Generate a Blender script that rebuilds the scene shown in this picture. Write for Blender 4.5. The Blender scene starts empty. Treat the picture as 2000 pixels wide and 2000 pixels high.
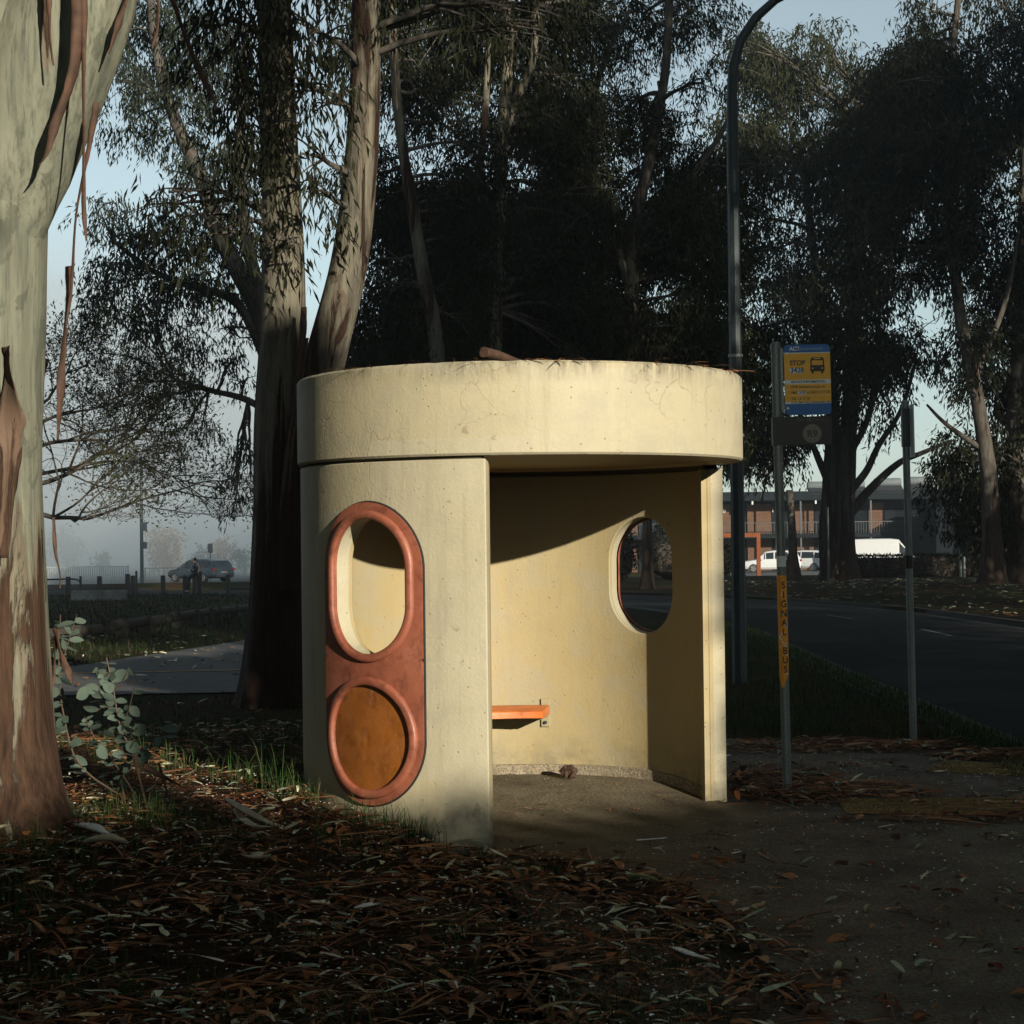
import bpy, bmesh, math, random
import numpy as np
from mathutils import Vector, Matrix, noise as mnoise

S = bpy.context.scene
COL = S.collection
PI = math.pi
R_ = math.radians
random.seed(7)

# ------------------------------------------------------------------ camera, sky, sun, exposure
CAM_Y, CAM_Z, FPX = -10.8, 1.68, 3450.0
PITCH, ROLL = math.atan(50 / FPX), -0.0118
cam_d = bpy.data.cameras.new("camera")
cam = bpy.data.objects.new("camera", cam_d)
COL.objects.link(cam)
cam_d.sensor_width = 36
cam_d.lens = 36 * FPX / 2000
cam_d.clip_start, cam_d.clip_end = 0.05, 3000
CAM_M = Matrix.Translation((0, CAM_Y, CAM_Z)) @ Matrix.Rotation(PI / 2 + PITCH, 4, 'X') @ Matrix.Rotation(ROLL, 4, 'Z')
cam.matrix_world = CAM_M
S.camera = cam

SUN_AZ, SUN_EL = R_(29), R_(14.5)          # azimuth measured from -Y towards +X
SUN_DIR = Vector((math.sin(SUN_AZ) * math.cos(SUN_EL), -math.cos(SUN_AZ) * math.cos(SUN_EL), math.sin(SUN_EL)))
world = bpy.data.worlds.new("World")
S.world = world
world.use_nodes = True
wn = world.node_tree
sky = wn.nodes.new('ShaderNodeTexSky')
sky.sky_type = 'NISHITA'
sky.sun_disc = False
sky.sun_elevation = SUN_EL
sky.sun_rotation = PI - SUN_AZ
sky.air_density, sky.dust_density, sky.ozone_density = 1.0, 0.6, 1.5
bgn = wn.nodes['Background']
hsv = wn.nodes.new('ShaderNodeHueSaturation')
hsv.inputs['Saturation'].default_value = 0.36
wn.links.new(sky.outputs[0], hsv.inputs['Color'])
tintn = wn.nodes.new('ShaderNodeMix'); tintn.data_type = 'RGBA'; tintn.blend_type = 'MULTIPLY'
tintn.inputs[0].default_value = 1.0
tintn.inputs[7].default_value = (0.86, 1.0, 1.01, 1)
wn.links.new(hsv.outputs[0], tintn.inputs[6])
wn.links.new(tintn.outputs[2], bgn.inputs[0])
bgn.inputs[1].default_value = 0.072
sun_d = bpy.data.lights.new("sun", 'SUN')
sun_d.energy = 5.0
sun_d.angle = R_(0.5)
sun_d.color = (1.0, 0.90, 0.75)
sun = bpy.data.objects.new("sun", sun_d)
COL.objects.link(sun)
sun.rotation_euler = (-SUN_DIR).to_track_quat('-Z', 'Y').to_euler()
sun.location = SUN_DIR * 60
S.view_settings.view_transform = 'Standard'
S.view_settings.look = 'None'
S.view_settings.exposure = 0.85
S.view_settings.gamma = 1.0
S.cycles.use_denoising = True
S.cycles.max_bounces = 6
S.cycles.diffuse_bounces = 1
S.cycles.glossy_bounces = 2
S.cycles.transmission_bounces = 4
S.cycles.volume_bounces = 1
S.cycles.caustics_reflective = False
S.cycles.caustics_refractive = False

# ------------------------------------------------------------------ helpers
def at(px, py, d):
    """world point seen at photo pixel (2000 px frame) at depth d from the camera (along +Y)"""
    v = CAM_M.to_3x3() @ Vector(((px - 1000) / FPX, -(py - 1000) / FPX, -1))
    v *= d / v.y
    return Vector((0, CAM_Y, CAM_Z)) + v

def ss(t):
    t = min(1.0, max(0.0, t))
    return t * t * (3 - 2 * t)

def interp(x, xs, ys):
    return float(np.interp(x, xs, ys))

def near_edge(y):
    return interp(y + 10.8, [-60, 14, 25, 37, 45, 51, 60, 70, 80, 86, 110, 700],
                  [4.06, 4.06, 4.4, 4.95, 4.7, 3.9, 1.5, -4, -14, -40, -110, -110])

def far_edge(y):
    return interp(y + 10.8, [-60, 14, 38, 49, 56, 66, 72, 80, 90, 98, 104, 130, 700],
                  [10.9, 10.9, 11.05, 11.05, 10.0, 8.2, 5.2, 0, -8, -20, -50, -102, -102])

def plane_z(y):
    return -0.01 * max(0.0, y + 10.8 - 11.0)

def terrain(x, y):
    z = plane_z(y)
    z += 0.20 * ss((-0.1 - x) / 1.2) * ss((y + 4.6) / 3) * (1 - ss((y - 1.5) / 5))
    d = y + 10.8
    fe = far_edge(y)
    if x > fe:
        z += 0.32 * ss((x - fe - 0.3) / 4) * ss((d - 45) / 20) * (1 - ss((d - 95) / 15))
    return z

class MB:
    def __init__(self):
        self.v, self.f, self.c = [], [], []
    def vert(self, p):
        self.v.append(tuple(p)); return len(self.v) - 1
    def face(self, *idx):
        self.f.append(tuple(idx))
    def box(self, c, s, rz=0.0, rx=0.0, ry=0.0):
        M = Matrix.Rotation(rz, 3, 'Z') @ Matrix.Rotation(ry, 3, 'Y') @ Matrix.Rotation(rx, 3, 'X')
        b = len(self.v)
        for dx in (-.5, .5):
            for dy in (-.5, .5):
                for dz in (-.5, .5):
                    p = M @ Vector((dx * s[0], dy * s[1], dz * s[2])) + Vector(c)
                    self.v.append(tuple(p))
        for q in ((0, 1, 3, 2), (4, 6, 7, 5), (0, 4, 5, 1), (2, 3, 7, 6), (0, 2, 6, 4), (1, 5, 7, 3)):
            self.f.append(tuple(b + i for i in q))
    def tube(self, pts, radii, sides=8, cap=True, wob=0.0, seed=0.0, wob_s=1.5, flare=None):
        pts = [Vector(p) for p in pts]
        n = len(pts)
        up = Vector((0, 0, 1))
        t0 = (pts[1] - pts[0]).normalized()
        a = t0.cross(Vector((1, 0, 0)))
        if a.length < .1:
            a = t0.cross(Vector((0, 1, 0)))
        a.normalize()
        rings = []
        for i in range(n):
            t = (pts[min(i + 1, n - 1)] - pts[max(i - 1, 0)]).normalized()
            a = (a - t * a.dot(t)).normalized()
            b = t.cross(a)
            ring = []
            for k in range(sides):
                an = 2 * PI * k / sides
                dirv = a * math.cos(an) + b * math.sin(an)
                r = radii[i]
                if wob:
                    q = Vector((math.cos(an) * 1.2, math.sin(an) * 1.2, pts[i].z * wob_s * .35 + seed))
                    r *= 1 + wob * mnoise.noise(q) + wob * .45 * mnoise.noise(Vector((q.x * 3, q.y * 3, q.z * 2 + 7)))
                if flare:
                    r *= 1 + flare * max(0, 1 - i / (n * .16)) ** 2 * (1 + .5 * math.sin(an * 4 + seed))
                ring.append(self.vert(pts[i] + dirv * r))
            rings.append(ring)
        for i in range(n - 1):
            for k in range(sides):
                k2 = (k + 1) % sides
                self.f.append((rings[i][k], rings[i][k2], rings[i + 1][k2], rings[i + 1][k]))
        if cap:
            self.f.append(tuple(reversed(rings[0])))
            self.f.append(tuple(rings[-1]))
    def lathe(self, prof, sides=24, center=(0, 0), axis='Z'):
        rings = []
        for r, z in prof:
            ring = []
            for k in range(sides):
                an = 2 * PI * k / sides
                if axis == 'Z':
                    ring.append(self.vert((center[0] + r * math.cos(an), center[1] + r * math.sin(an), z)))
                else:
                    ring.append(self.vert((z, r * math.cos(an) + center[0], r * math.sin(an) + center[1])))
            rings.append(ring)
        for i in range(len(rings) - 1):
            for k in range(sides):
                k2 = (k + 1) % sides
                self.f.append((rings[i][k], rings[i][k2], rings[i + 1][k2], rings[i + 1][k]))
        self.f.append(tuple(reversed(rings[0])))
        self.f.append(tuple(rings[-1]))
    def build(self, name, m, parent=None, smooth=None, origin=None):
        me = bpy.data.meshes.new(name)
        V = self.v
        if origin is not None:
            o = Vector(origin)
            V = [tuple(Vector(p) - o) for p in V]
        me.from_pydata(V, [], self.f)
        me.update()
        return link(name, me, m, parent, smooth, origin)

def link(name, me, m, parent=None, smooth=None, origin=None):
    if m is not None:
        me.materials.append(m)
    if smooth is not None:
        me.shade_smooth()
        me.set_sharp_from_angle(angle=R_(smooth))
    o = bpy.data.objects.new(name, me)
    COL.objects.link(o)
    if origin is not None:
        o.location = origin
    if parent is not None:
        o.parent = parent
    return o

def bm_normals(o):
    bm = bmesh.new(); bm.from_mesh(o.data)
    bmesh.ops.recalc_face_normals(bm, faces=bm.faces)
    bm.to_mesh(o.data); bm.free()

def bevel(o, w, seg=2, ang=30):
    md = o.modifiers.new("bevel", 'BEVEL'); md.width = w; md.segments = seg
    md.limit_method = 'ANGLE'; md.angle_limit = R_(ang)
    return o

def tag(o, label, cat, group=None):
    o["label"] = label; o["category"] = cat
    if group: o["group"] = group
    return o

def thing(name, label, cat, loc=(0, 0, 0), rz=0.0, group=None):
    o = bpy.data.objects.new(name, None)
    COL.objects.link(o)
    o.empty_display_size = .2
    o.location = loc; o.rotation_euler = (0, 0, rz)
    return tag(o, label, cat, group)

def struct(o, kind="structure"):
    o["kind"] = kind
    return o

def children(o):
    return [c for c in bpy.data.objects if c.parent == o]

def copy_tree(o, parent=None):
    c = o.copy(); COL.objects.link(c)
    if parent is not None:
        c.parent = parent
    for ch in children(o):
        copy_tree(ch, c)
    return c

# ------------------------------------------------------------------ materials
class NT:
    def __init__(self, name):
        self.m = bpy.data.materials.new(name)
        self.m.use_nodes = True
        self.t = self.m.node_tree
        self.p = self.t.nodes['Principled BSDF']
        self.out = self.t.nodes['Material Output']
    def n(self, typ, **kw):
        nd = self.t.nodes.new(typ)
        for k, v in kw.items():
            setattr(nd, k, v)
        return nd
    def l(self, a, b):
        self.t.links.new(a, b)
    def val(self, sock, v):
        if hasattr(v, 'is_output') or isinstance(v, bpy.types.NodeSocket):
            self.l(v, sock)
        else:
            sock.default_value = v
    def coord(self, kind='Object', scale=(1, 1, 1), rot=(0, 0, 0)):
        tc = self.n('ShaderNodeTexCoord'); mp = self.n('ShaderNodeMapping')
        mp.inputs['Scale'].default_value = scale
        mp.inputs['Rotation'].default_value = rot
        self.l(tc.outputs[kind], mp.inputs[0])
        return mp.outputs[0]
    def noise(self, vec, scale, detail=4, rough=.55, dist=0.0):
        nd = self.n('ShaderNodeTexNoise')
        nd.inputs['Scale'].default_value = scale
        nd.inputs['Detail'].default_value = detail
        nd.inputs['Roughness'].default_value = rough
        nd.inputs['Distortion'].default_value = dist
        self.l(vec, nd.inputs['Vector'])
        return nd.outputs['Fac']
    def vor(self, vec, scale, feature='F1', rnd=1.0):
        nd = self.n('ShaderNodeTexVoronoi', feature=feature)
        nd.inputs['Scale'].default_value = scale
        nd.inputs['Randomness'].default_value = rnd
        self.l(vec, nd.inputs['Vector'])
        return nd.outputs['Distance']
    def ramp(self, fac, stops, interp='LINEAR'):
        nd = self.n('ShaderNodeValToRGB')
        nd.color_ramp.interpolation = interp
        els = nd.color_ramp.elements
        while len(els) < len(stops):
            els.new(.5)
        for e, (p, c) in zip(els, stops):
            e.position = p
            e.color = (c[0], c[1], c[2], 1) if not isinstance(c, (int, float)) else (c, c, c, 1)
        self.l(fac, nd.inputs[0])
        return nd.outputs[0]
    def mix(self, fac, a, b, mode='MIX'):
        nd = self.n('ShaderNodeMix', data_type='RGBA', blend_type=mode)
        self.val(nd.inputs[0], fac)
        for s, v in ((nd.inputs[6], a), (nd.inputs[7], b)):
            if isinstance(v, tuple):
                s.default_value = (*v[:3], 1)
            else:
                self.l(v, s)
        return nd.outputs[2]
    def math(self, op, a, b=0.0, clamp=False):
        nd = self.n('ShaderNodeMath', operation=op, use_clamp=clamp)
        self.val(nd.inputs[0], a); self.val(nd.inputs[1], b)
        return nd.outputs[0]
    def bump(self, h, strength=.3, dist=.01):
        nd = self.n('ShaderNodeBump')
        nd.inputs['Strength'].default_value = strength
        nd.inputs['Distance'].default_value = dist
        self.l(h, nd.inputs['Height'])
        self.l(nd.outputs[0], self.p.inputs['Normal'])
    def base(self, c):
        if isinstance(c, tuple):
            self.p.inputs['Base Color'].default_value = (*c[:3], 1)
        else:
            self.l(c, self.p.inputs['Base Color'])
    def set(self, rough=.6, metal=0.0, spec=.4):
        self.val(self.p.inputs['Roughness'], rough)
        self.p.inputs['Metallic'].default_value = metal
        self.p.inputs['Specular IOR Level'].default_value = spec
        return self.m

def simple(name, col, rough=.6, metal=0.0, var=.18, scale=6.0, spec=.4, bumpv=.1):
    t = NT(name)
    v = t.coord('Object')
    n = t.noise(v, scale, 5, .6)
    dark = tuple(c * (1 - var) for c in col); lite = tuple(min(1, c * (1 + var)) for c in col)
    t.base(t.ramp(n, [(.3, dark), (.7, lite)]))
    if bumpv:
        t.bump(t.noise(v, scale * 12, 3, .6), bumpv, .004)
    return t.set(rough, metal, spec)

M = {}
M['black'] = simple('black_rubber', (.012, .012, .012), .7, var=.1)
M['dark_metal'] = simple('dark_metal', (.03, .033, .036), .5, .3)
M['glass'] = simple('dark_glass', (.012, .016, .018), .06, 0, spec=.6, bumpv=0)
M['white_paint'] = simple('white_car_paint', (.42, .43, .43), .25, var=.03, bumpv=0)
M['grey_paint'] = simple('grey_car_paint', (.035, .05, .065), .3, .3, var=.03, bumpv=0)
M['tyre'] = simple('tyre', (.012, .012, .013), .85)
M['rim'] = simple('alloy_rim', (.45, .46, .47), .3, .8)
M['red_lamp'] = simple('red_lamp_lens', (.16, .015, .012), .2, bumpv=0)
M['clear_lamp'] = simple('clear_lamp_lens', (.6, .62, .62), .15, bumpv=0)
M['timber'] = simple('weathered_timber', (.04, .034, .028), .85, var=.35, scale=9)
M['log'] = simple('round_log_timber', (.036, .03, .023), .9, var=.4, scale=7)
M['white_rail'] = simple('white_railing', (.33, .35, .35), .5)
M['asphalt_path'] = simple('path_asphalt', (.05, .05, .05), .9, var=.25, scale=3)
M['kerb'] = simple('kerb_concrete', (.018, .016, .013), .9, var=.3, scale=5)
M['skin'] = simple('skin', (.42, .27, .2), .55, var=.05)
M['hair'] = simple('dark_hair', (.02, .014, .01), .6)
M['trousers'] = simple('dark_trousers', (.015, .016, .02), .85)
M['cream_metal'] = simple('cream_painted_bracket', (.27, .23, .13), .5)
M['wire'] = simple('power_wire', (.02, .02, .02), .6)
M['screw'] = simple('bolt_steel', (.4, .4, .38), .4, .7)
M['far_green'] = simple('far_shrub', (.035, .05, .028), .8, var=.4, scale=2)

RO, RI, RR = 1.335, 1.222, 1.352
ZW, ZR0, ZR1 = 2.108, 2.125, 2.632
def cream_wall():
    t = NT('cream_painted_concrete')
    v = t.coord('Object')
    sx = t.n('ShaderNodeSeparateXYZ'); t.l(v, sx.inputs[0])
    big = t.noise(v, 1.6, 4, .6)
    col = t.ramp(big, [(.3, (.31, .282, .192)), (.7, (.355, .325, .228))])
    # worn repainted patches, squared off
    br = t.n('ShaderNodeTexBrick')
    ang = t.math('ARCTAN2', sx.outputs[0], sx.outputs[1])
    comb = t.n('ShaderNodeCombineXYZ'); t.l(ang, comb.inputs[0]); t.l(sx.outputs[2], comb.inputs[1])
    br.inputs['Scale'].default_value = 1.0
    br.inputs['Brick Width'].default_value = .62
    br.inputs['Row Height'].default_value = .37
    br.inputs['Mortar Size'].default_value = 0.0
    br.inputs['Bias'].default_value = -.45
    br.inputs['Color1'].default_value = (0, 0, 0, 1)
    br.inputs['Color2'].default_value = (1, 1, 1, 1)
    t.l(comb.outputs[0], br.inputs['Vector'])
    col = t.mix(t.math('MULTIPLY', br.outputs['Color'], .7), col, (.315, .268, .142))
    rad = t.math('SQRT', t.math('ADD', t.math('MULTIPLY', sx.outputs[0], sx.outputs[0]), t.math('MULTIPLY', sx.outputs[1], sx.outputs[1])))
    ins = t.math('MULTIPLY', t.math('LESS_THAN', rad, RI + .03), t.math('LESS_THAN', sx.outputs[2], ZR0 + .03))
    col = t.mix(ins, col, t.ramp(big, [(.3, (.265, .212, .102)), (.7, (.30, .245, .128))]))  # interior shade put into the paint: darker, yellower inside and under the roof
    # hairline cracks
    nv = t.n('ShaderNodeVectorMath', operation='ADD')
    nz = t.n('ShaderNodeTexNoise'); nz.inputs['Scale'].default_value = 3.5; nz.inputs['Detail'].default_value = 5
    t.l(v, nz.inputs['Vector'])
    sc = t.n('ShaderNodeVectorMath', operation='SCALE'); sc.inputs['Scale'].default_value = .35
    t.l(nz.outputs['Color'], sc.inputs[0]); t.l(v, nv.inputs[0]); t.l(sc.outputs[0], nv.inputs[1])
    edge = t.vor(nv.outputs[0], 2.1, 'DISTANCE_TO_EDGE')
    crack = t.ramp(edge, [(.0, 1.0), (.0065, 0.0)])
    msk = t.ramp(t.noise(v, 1.3, 2), [(.42, 0.0), (.55, .62)])
    crk = t.math('MULTIPLY', crack, msk)
    crk = t.math('MULTIPLY', crk, t.ramp(t.math('SUBTRACT', sx.outputs[2], 1.55), [(.0, .12), (.5, 1.0)]))
    col = t.mix(crk, col, (.17, .12, .06))
    # air-bubble pits
    pit = t.vor(v, 26)
    pm = t.ramp(pit, [(.08, 1.0), (.15, 0.0)])
    pm = t.math('MULTIPLY', pm, t.ramp(t.noise(v, 11, 2), [(.53, 0.0), (.58, 1.0)]))
    col = t.mix(t.math('MULTIPLY', pm, .75), col, (.16, .125, .075))
    # grime at the foot and lichen at the top rim, both with a noisy outline
    foot = t.math('SUBTRACT', .36, sx.outputs[2])
    fm = t.math('MULTIPLY', t.ramp(t.math('MULTIPLY', foot, 3.0), [(0, 0.0), (1, 1.0)]),
                t.ramp(t.noise(v, 7, 6, .7), [(.42, 0.0), (.62, 1.0)]))
    col = t.mix(t.math('MULTIPLY', fm, .85), col, (.10, .095, .075))
    topd = t.math('SUBTRACT', sx.outputs[2], 2.50)
    vs = t.coord('Object', (7, 7, 1.2))
    vmask = t.ramp(t.noise(v, 2.6, 4, .6), [(.40, 0.1), (.60, 1.0)])
    tm = t.math('MULTIPLY', t.math('MULTIPLY', vmask, t.ramp(t.math('MULTIPLY', topd, 9.0), [(0, 0.0), (1, 1.0)])),
                t.ramp(t.noise(vs, 3.1, 9, .85), [(.40, 0.0), (.56, 1.0)]))
    col = t.mix(t.math('MULTIPLY', tm, .9), col, (.055, .045, .028))
    # stray blotches and faint runs
    vs2 = t.coord('Object', (6, 6, .5))
    runs = t.ramp(t.noise(vs2, 1.7, 7, .75), [(.52, 0.0), (.72, .55)])
    col = t.mix(runs, col, (.22, .195, .125))
    cloud = t.ramp(t.noise(v, 2.4, 7, .7, .4), [(.48, 0.0), (.66, .6)])
    col = t.mix(cloud, col, (.25, .235, .175))
    blot = t.ramp(t.noise(v, 6.5, 6, .65), [(.66, 0.0), (.71, .6)])
    col = t.mix(blot, col, (.16, .135, .085))
    t.base(col)
    h = t.math('ADD', t.math('MULTIPLY', t.noise(v, 55, 4, .6), .6), t.math('MULTIPLY', pm, -1.2))
    h = t.math('ADD', h, t.math('MULTIPLY', t.noise(v, 12, 3), .5))
    h = t.math('ADD', h, t.math('MULTIPLY', crk, -.8))
    t.bump(h, .55, .007)
    return t.set(.62, 0, .3)
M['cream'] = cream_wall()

def raw_concrete(name, c1, c2, scale=3.0, stain=True):
    t = NT(name)
    v = t.coord('Object')
    col = t.ramp(t.noise(v, scale, 6, .65), [(.3, c1), (.7, c2)])
    sp = t.ramp(t.noise(v, 75, 3, .7), [(.36, .5), (.5, .95), (.66, 1.5)])
    col = t.mix(1.0, col, sp, 'MULTIPLY')
    if stain:
        st = t.ramp(t.noise(v, 1.3, 5, .7, .6), [(.5, 0.0), (.68, .6)])
        col = t.mix(st, col, tuple(a * .5 for a in c1))
        dots = t.ramp(t.vor(v, 18), [(.04, 1.0), (.09, 0.0)])
        dm = t.math('MULTIPLY', dots, t.ramp(t.noise(v, 3, 2), [(.52, 0.0), (.6, 1.0)]))
        col = t.mix(t.math('MULTIPLY', dm, .7), col, (.03, .022, .014))
    t.base(col)
    t.bump(t.math('ADD', t.noise(v, 80, 4, .7), t.math('MULTIPLY', t.noise(v, 14, 4), .8)), .9, .009)
    return t.set(.9, 0, .12)
M['path'] = raw_concrete('footpath_concrete', (.098, .077, .052), (.18, .146, .102), 2.2)
M['slab'] = raw_concrete('shelter_floor_concrete', (.10, .083, .055), (.165, .14, .095), 2.6)
M['strip'] = raw_concrete('bare_concrete_strip', (.16, .135, .09), (.25, .21, .15), 9, False)
M['wall_far'] = raw_concrete('low_wall_concrete', (.10, .10, .095), (.2, .2, .19), 3)

def paint(name, c1, c2, wear, rough=.42, wear_amt=.5):
    t = NT(name)
    v = t.coord('Object')
    col = t.ramp(t.noise(v, 4, 5, .6), [(.3, c1), (.7, c2)])
    vs = t.coord('Object', (14, 14, 2.5))
    w = t.ramp(t.noise(vs, 2.2, 7, .75), [(.62, 0.0), (.74, wear_amt)])
    col = t.mix(w, col, wear)
    grime = t.ramp(t.noise(v, 7, 8, .75, .5), [(.48, 0.0), (.66, .75)])
    col = t.mix(grime, col, tuple(a * .45 for a in c1))
    dust = t.ramp(t.noise(t.coord('Object', (3, 3, 1)), 5, 8, .8), [(.56, 0.0), (.72, .5)])
    col = t.mix(dust, col, tuple(min(1, a * 1.25 + .045) for a in c2))
    chips = t.ramp(t.noise(v, 26, 4, .6), [(.68, 0.0), (.71, .8)])
    col = t.mix(chips, col, tuple(min(1, a * 1.6) for a in wear))
    t.base(col)
    t.bump(t.noise(v, 60, 3), .15, .004)
    return t.set(t.ramp(t.noise(v, 9, 6, .7), [(.3, rough * .8), (.7, min(1, rough * 1.7))]), 0, .4)
M['terracotta'] = paint('faded_terracotta_fibreglass', (.195, .058, .031), (.25, .085, .048), (.10, .028, .017))
M['amber'] = paint('amber_disc_fibreglass', (.18, .056, .006), (.23, .075, .009), (.11, .032, .006), .5, .4)
M['bench_orange'] = paint('orange_bench_paint', (.42, .105, .02), (.5, .14, .03), (.35, .18, .07), .4, .3)

def bark(name, pale, pale2, brown, zoff=0.0, brown_level=.5, zfoot=1.3):
    t = NT(name)
    v = t.coord('Object', (1, 1, .22))
    tc = t.n('ShaderNodeTexCoord'); sx = t.n('ShaderNodeSeparateXYZ'); t.l(tc.outputs['Object'], sx.inputs[0])
    a = t.noise(v, 5.5, 6, .6, .4)
    col = t.ramp(a, [(.35, pale2), (.6, pale)])
    fine = t.coord('Object', (1, 1, .06))
    st = t.ramp(t.noise(fine, 34, 7, .72), [(.47, 0.0), (.66, .9)])
    col = t.mix(st, col, tuple(p * .55 for p in pale2))
    warm = t.ramp(t.noise(t.coord('Object', (1, 1, .05)), 6, 6, .65), [(.54, 0.0), (.68, .6)])
    col = t.mix(warm, col, tuple((p * .75 + b * .8) for p, b in zip(pale, brown)))
    ring = t.coord('Object', (1, 1, 9))
    col = t.mix(t.ramp(t.noise(ring, 3.2, 4, .6), [(.55, 0.0), (.75, .35)]), col, tuple(p * .72 for p in pale))
    blot = t.ramp(t.noise(t.coord('Object', (1, 1, .35)), 3.1, 5, .6, 1.2), [(.56, 0.0), (.575, .6)])
    col = t.mix(blot, col, tuple(p * .6 for p in pale2))
    # peeling patches: the ragged old bark, more of it near the foot
    patch = t.noise(t.coord('Object', (1, 1, .09)), 3.6, 8, .62, .5)
    foot = t.ramp(t.math('DIVIDE', sx.outputs[2], zfoot * 2), [(0.05, .27), (.75, 0.0)])
    pm = t.ramp(t.math('ADD', patch, foot), [(brown_level + .1, 0.0), (brown_level + .125, 1.0)])
    bcol = t.ramp(t.noise(fine, 22, 8, .75), [(.32, tuple(b * .25 for b in brown)), (.5, brown), (.68, tuple(b * 1.7 for b in brown))])
    col = t.mix(pm, col, bcol)
    rim = t.ramp(t.math('ADD', patch, foot), [(brown_level + .06, 0.0), (brown_level + .09, .55), (brown_level + .125, 0.0)])
    col = t.mix(rim, col, tuple(min(1, b * 2.1) for b in brown))
    speck = t.ramp(t.vor(t.coord('Object', (1, 1, .6)), 14), [(.03, 1.0), (.07, 0.0)])
    col = t.mix(t.math('MULTIPLY', speck, .5), col, tuple(b * .7 for b in brown))
    t.base(col)
    h = t.math('ADD', t.math('MULTIPLY', pm, .8), t.math('MULTIPLY', t.noise(fine, 22, 6, .7), t.math('ADD', t.math('MULTIPLY', pm, 1.2), .18)))
    t.bump(h, .8, .022)
    return t.set(.85, 0, .12)
M['bark_pale'] = bark('smooth_gum_bark', (.165, .17, .125), (.105, .113, .086), (.042, .024, .015), brown_level=.56)
M['bark_mid'] = bark('streaked_gum_bark', (.125, .116, .084), (.072, .066, .052), (.022, .012, .008), brown_level=.45, zfoot=2.2)
M['bark_far'] = bark('grey_gum_bark', (.085, .076, .062), (.05, .045, .038), (.026, .018, .013), brown_level=.5, zfoot=3)
M['bark_dark'] = bark('dark_branch_bark', (.085, .078, .065), (.06, .055, .048), (.04, .03, .024), brown_level=.5)
M['bark_strip'] = simple('peeled_bark_strip', (.050, .025, .014), .8, var=.45, scale=14)

def leaf_mat(name, c1, c2, trans=.22, rough=.5):
    t = NT(name)
    v = t.coord('Object')
    col = t.ramp(t.noise(v, .9, 4, .6), [(.3, c1), (.7, c2)])
    t.base(col)
    t.set(max(rough, .65), 0, .06)
    tr = t.n('ShaderNodeBsdfTranslucent')
    t.l(col, tr.inputs[0])
    mx = t.n('ShaderNodeMixShader'); mx.inputs[0].default_value = trans
    t.l(t.p.outputs[0], mx.inputs[1]); t.l(tr.outputs[0], mx.inputs[2])
    t.l(mx.outputs[0], t.out.inputs[0])
    return t.m
M['leaf'] = leaf_mat('gum_leaf', (.017, .020, .009), (.030, .034, .016))
M['leaf_dark'] = leaf_mat('dark_gum_leaf', (.012, .014, .007), (.020, .023, .011))
M['leaf_blue'] = leaf_mat('blue_grey_gum_leaf', (.018, .024, .016), (.030, .037, .024))
M['leaf_sapling'] = leaf_mat('juvenile_gum_leaf', (.05, .075, .058), (.125, .165, .13), .18, .4)
M['leaf_yellow'] = leaf_mat('autumn_yellow_leaf', (.22, .13, .03), (.32, .2, .05), .3)
M['leaf_rust'] = leaf_mat('autumn_rust_leaf', (.2, .12, .06), (.28, .17, .09), .3)
M['hedge'] = leaf_mat('hedge_leaf', (.009, .012, .006), (.015, .019, .010))
M['sparse'] = leaf_mat('sparse_tree_leaf', (.035, .042, .016), (.055, .062, .026))

def attr_mat(name, rough=.75, trans=.0, spec=.3):
    t = NT(name)
    a = t.n('ShaderNodeAttribute'); a.attribute_name = 'tint'
    v = t.coord('Object')
    s = t.ramp(t.noise(v, 40, 3), [(.3, .7), (.7, 1.2)])
    t.base(t.mix(1.0, a.outputs['Color'], s, 'MULTIPLY'))
    t.bump(t.noise(v, 90, 3), .4, .004)
    return t.set(rough, 0, spec)
M['litter'] = attr_mat('litter_tints', .85, spec=.08)
M['grass'] = attr_mat('grass_tints', .8, spec=.08)

def soil():
    t = NT('mulch_soil')
    v = t.coord('Object')
    sx = t.n('ShaderNodeSeparateXYZ'); t.l(v, sx.inputs[0])
    brown = t.ramp(t.noise(v, 14, 8, .75), [(.3, (.016, .010, .007)), (.55, (.05, .029, .016)), (.75, (.11, .065, .036))])
    green = t.ramp(t.noise(v, 9, 8, .8), [(.3, (.008, .012, .005)), (.6, (.028, .034, .013)), (.8, (.055, .052, .022))])
    far = t.ramp(t.math('MULTIPLY', sx.outputs[1], .05), [(.1, 0.0), (.3, 1.0)])
    gm = t.ramp(t.noise(v, .6, 6, .7), [(.42, 0.0), (.56, 1.0)])
    gm = t.math('MULTIPLY', gm, far)
    col = t.mix(gm, brown, green)
    t.base(col)
    t.bump(t.noise(v, 30, 8, .8), 1.0, .03)
    return t.set(1.0, 0, .03)
M['soil'] = soil()

def asphalt():
    t = NT('road_asphalt')
    v = t.coord('Object')
    col = t.ramp(t.noise(v, 1.2, 6, .65), [(.3, (.010, .011, .012)), (.7, (.018, .018, .018))])
    sp = t.ramp(t.noise(v, 70, 2), [(.35, .6), (.7, 1.35)])
    col = t.mix(1.0, col, sp, 'MULTIPLY')
    lane = t.coord('Object', (1, .02, 1))
    col = t.mix(t.ramp(t.noise(lane, 1.2, 3), [(.5, 0.0), (.65, .5)]), col, (.008, .008, .009))
    crk = t.ramp(t.vor(v, .55, 'DISTANCE_TO_EDGE'), [(.0, .8), (.008, 0.0)])
    col = t.mix(crk, col, (.004, .004, .004))
    pat = t.ramp(t.noise(v, .25, 3, .5), [(.56, 0.0), (.57, .5)])
    col = t.mix(pat, col, (.024, .024, .023))
    t.base(col)
    t.bump(t.noise(v, 160, 2), .5, .005)
    return t.set(.9, 0, .08)
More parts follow.
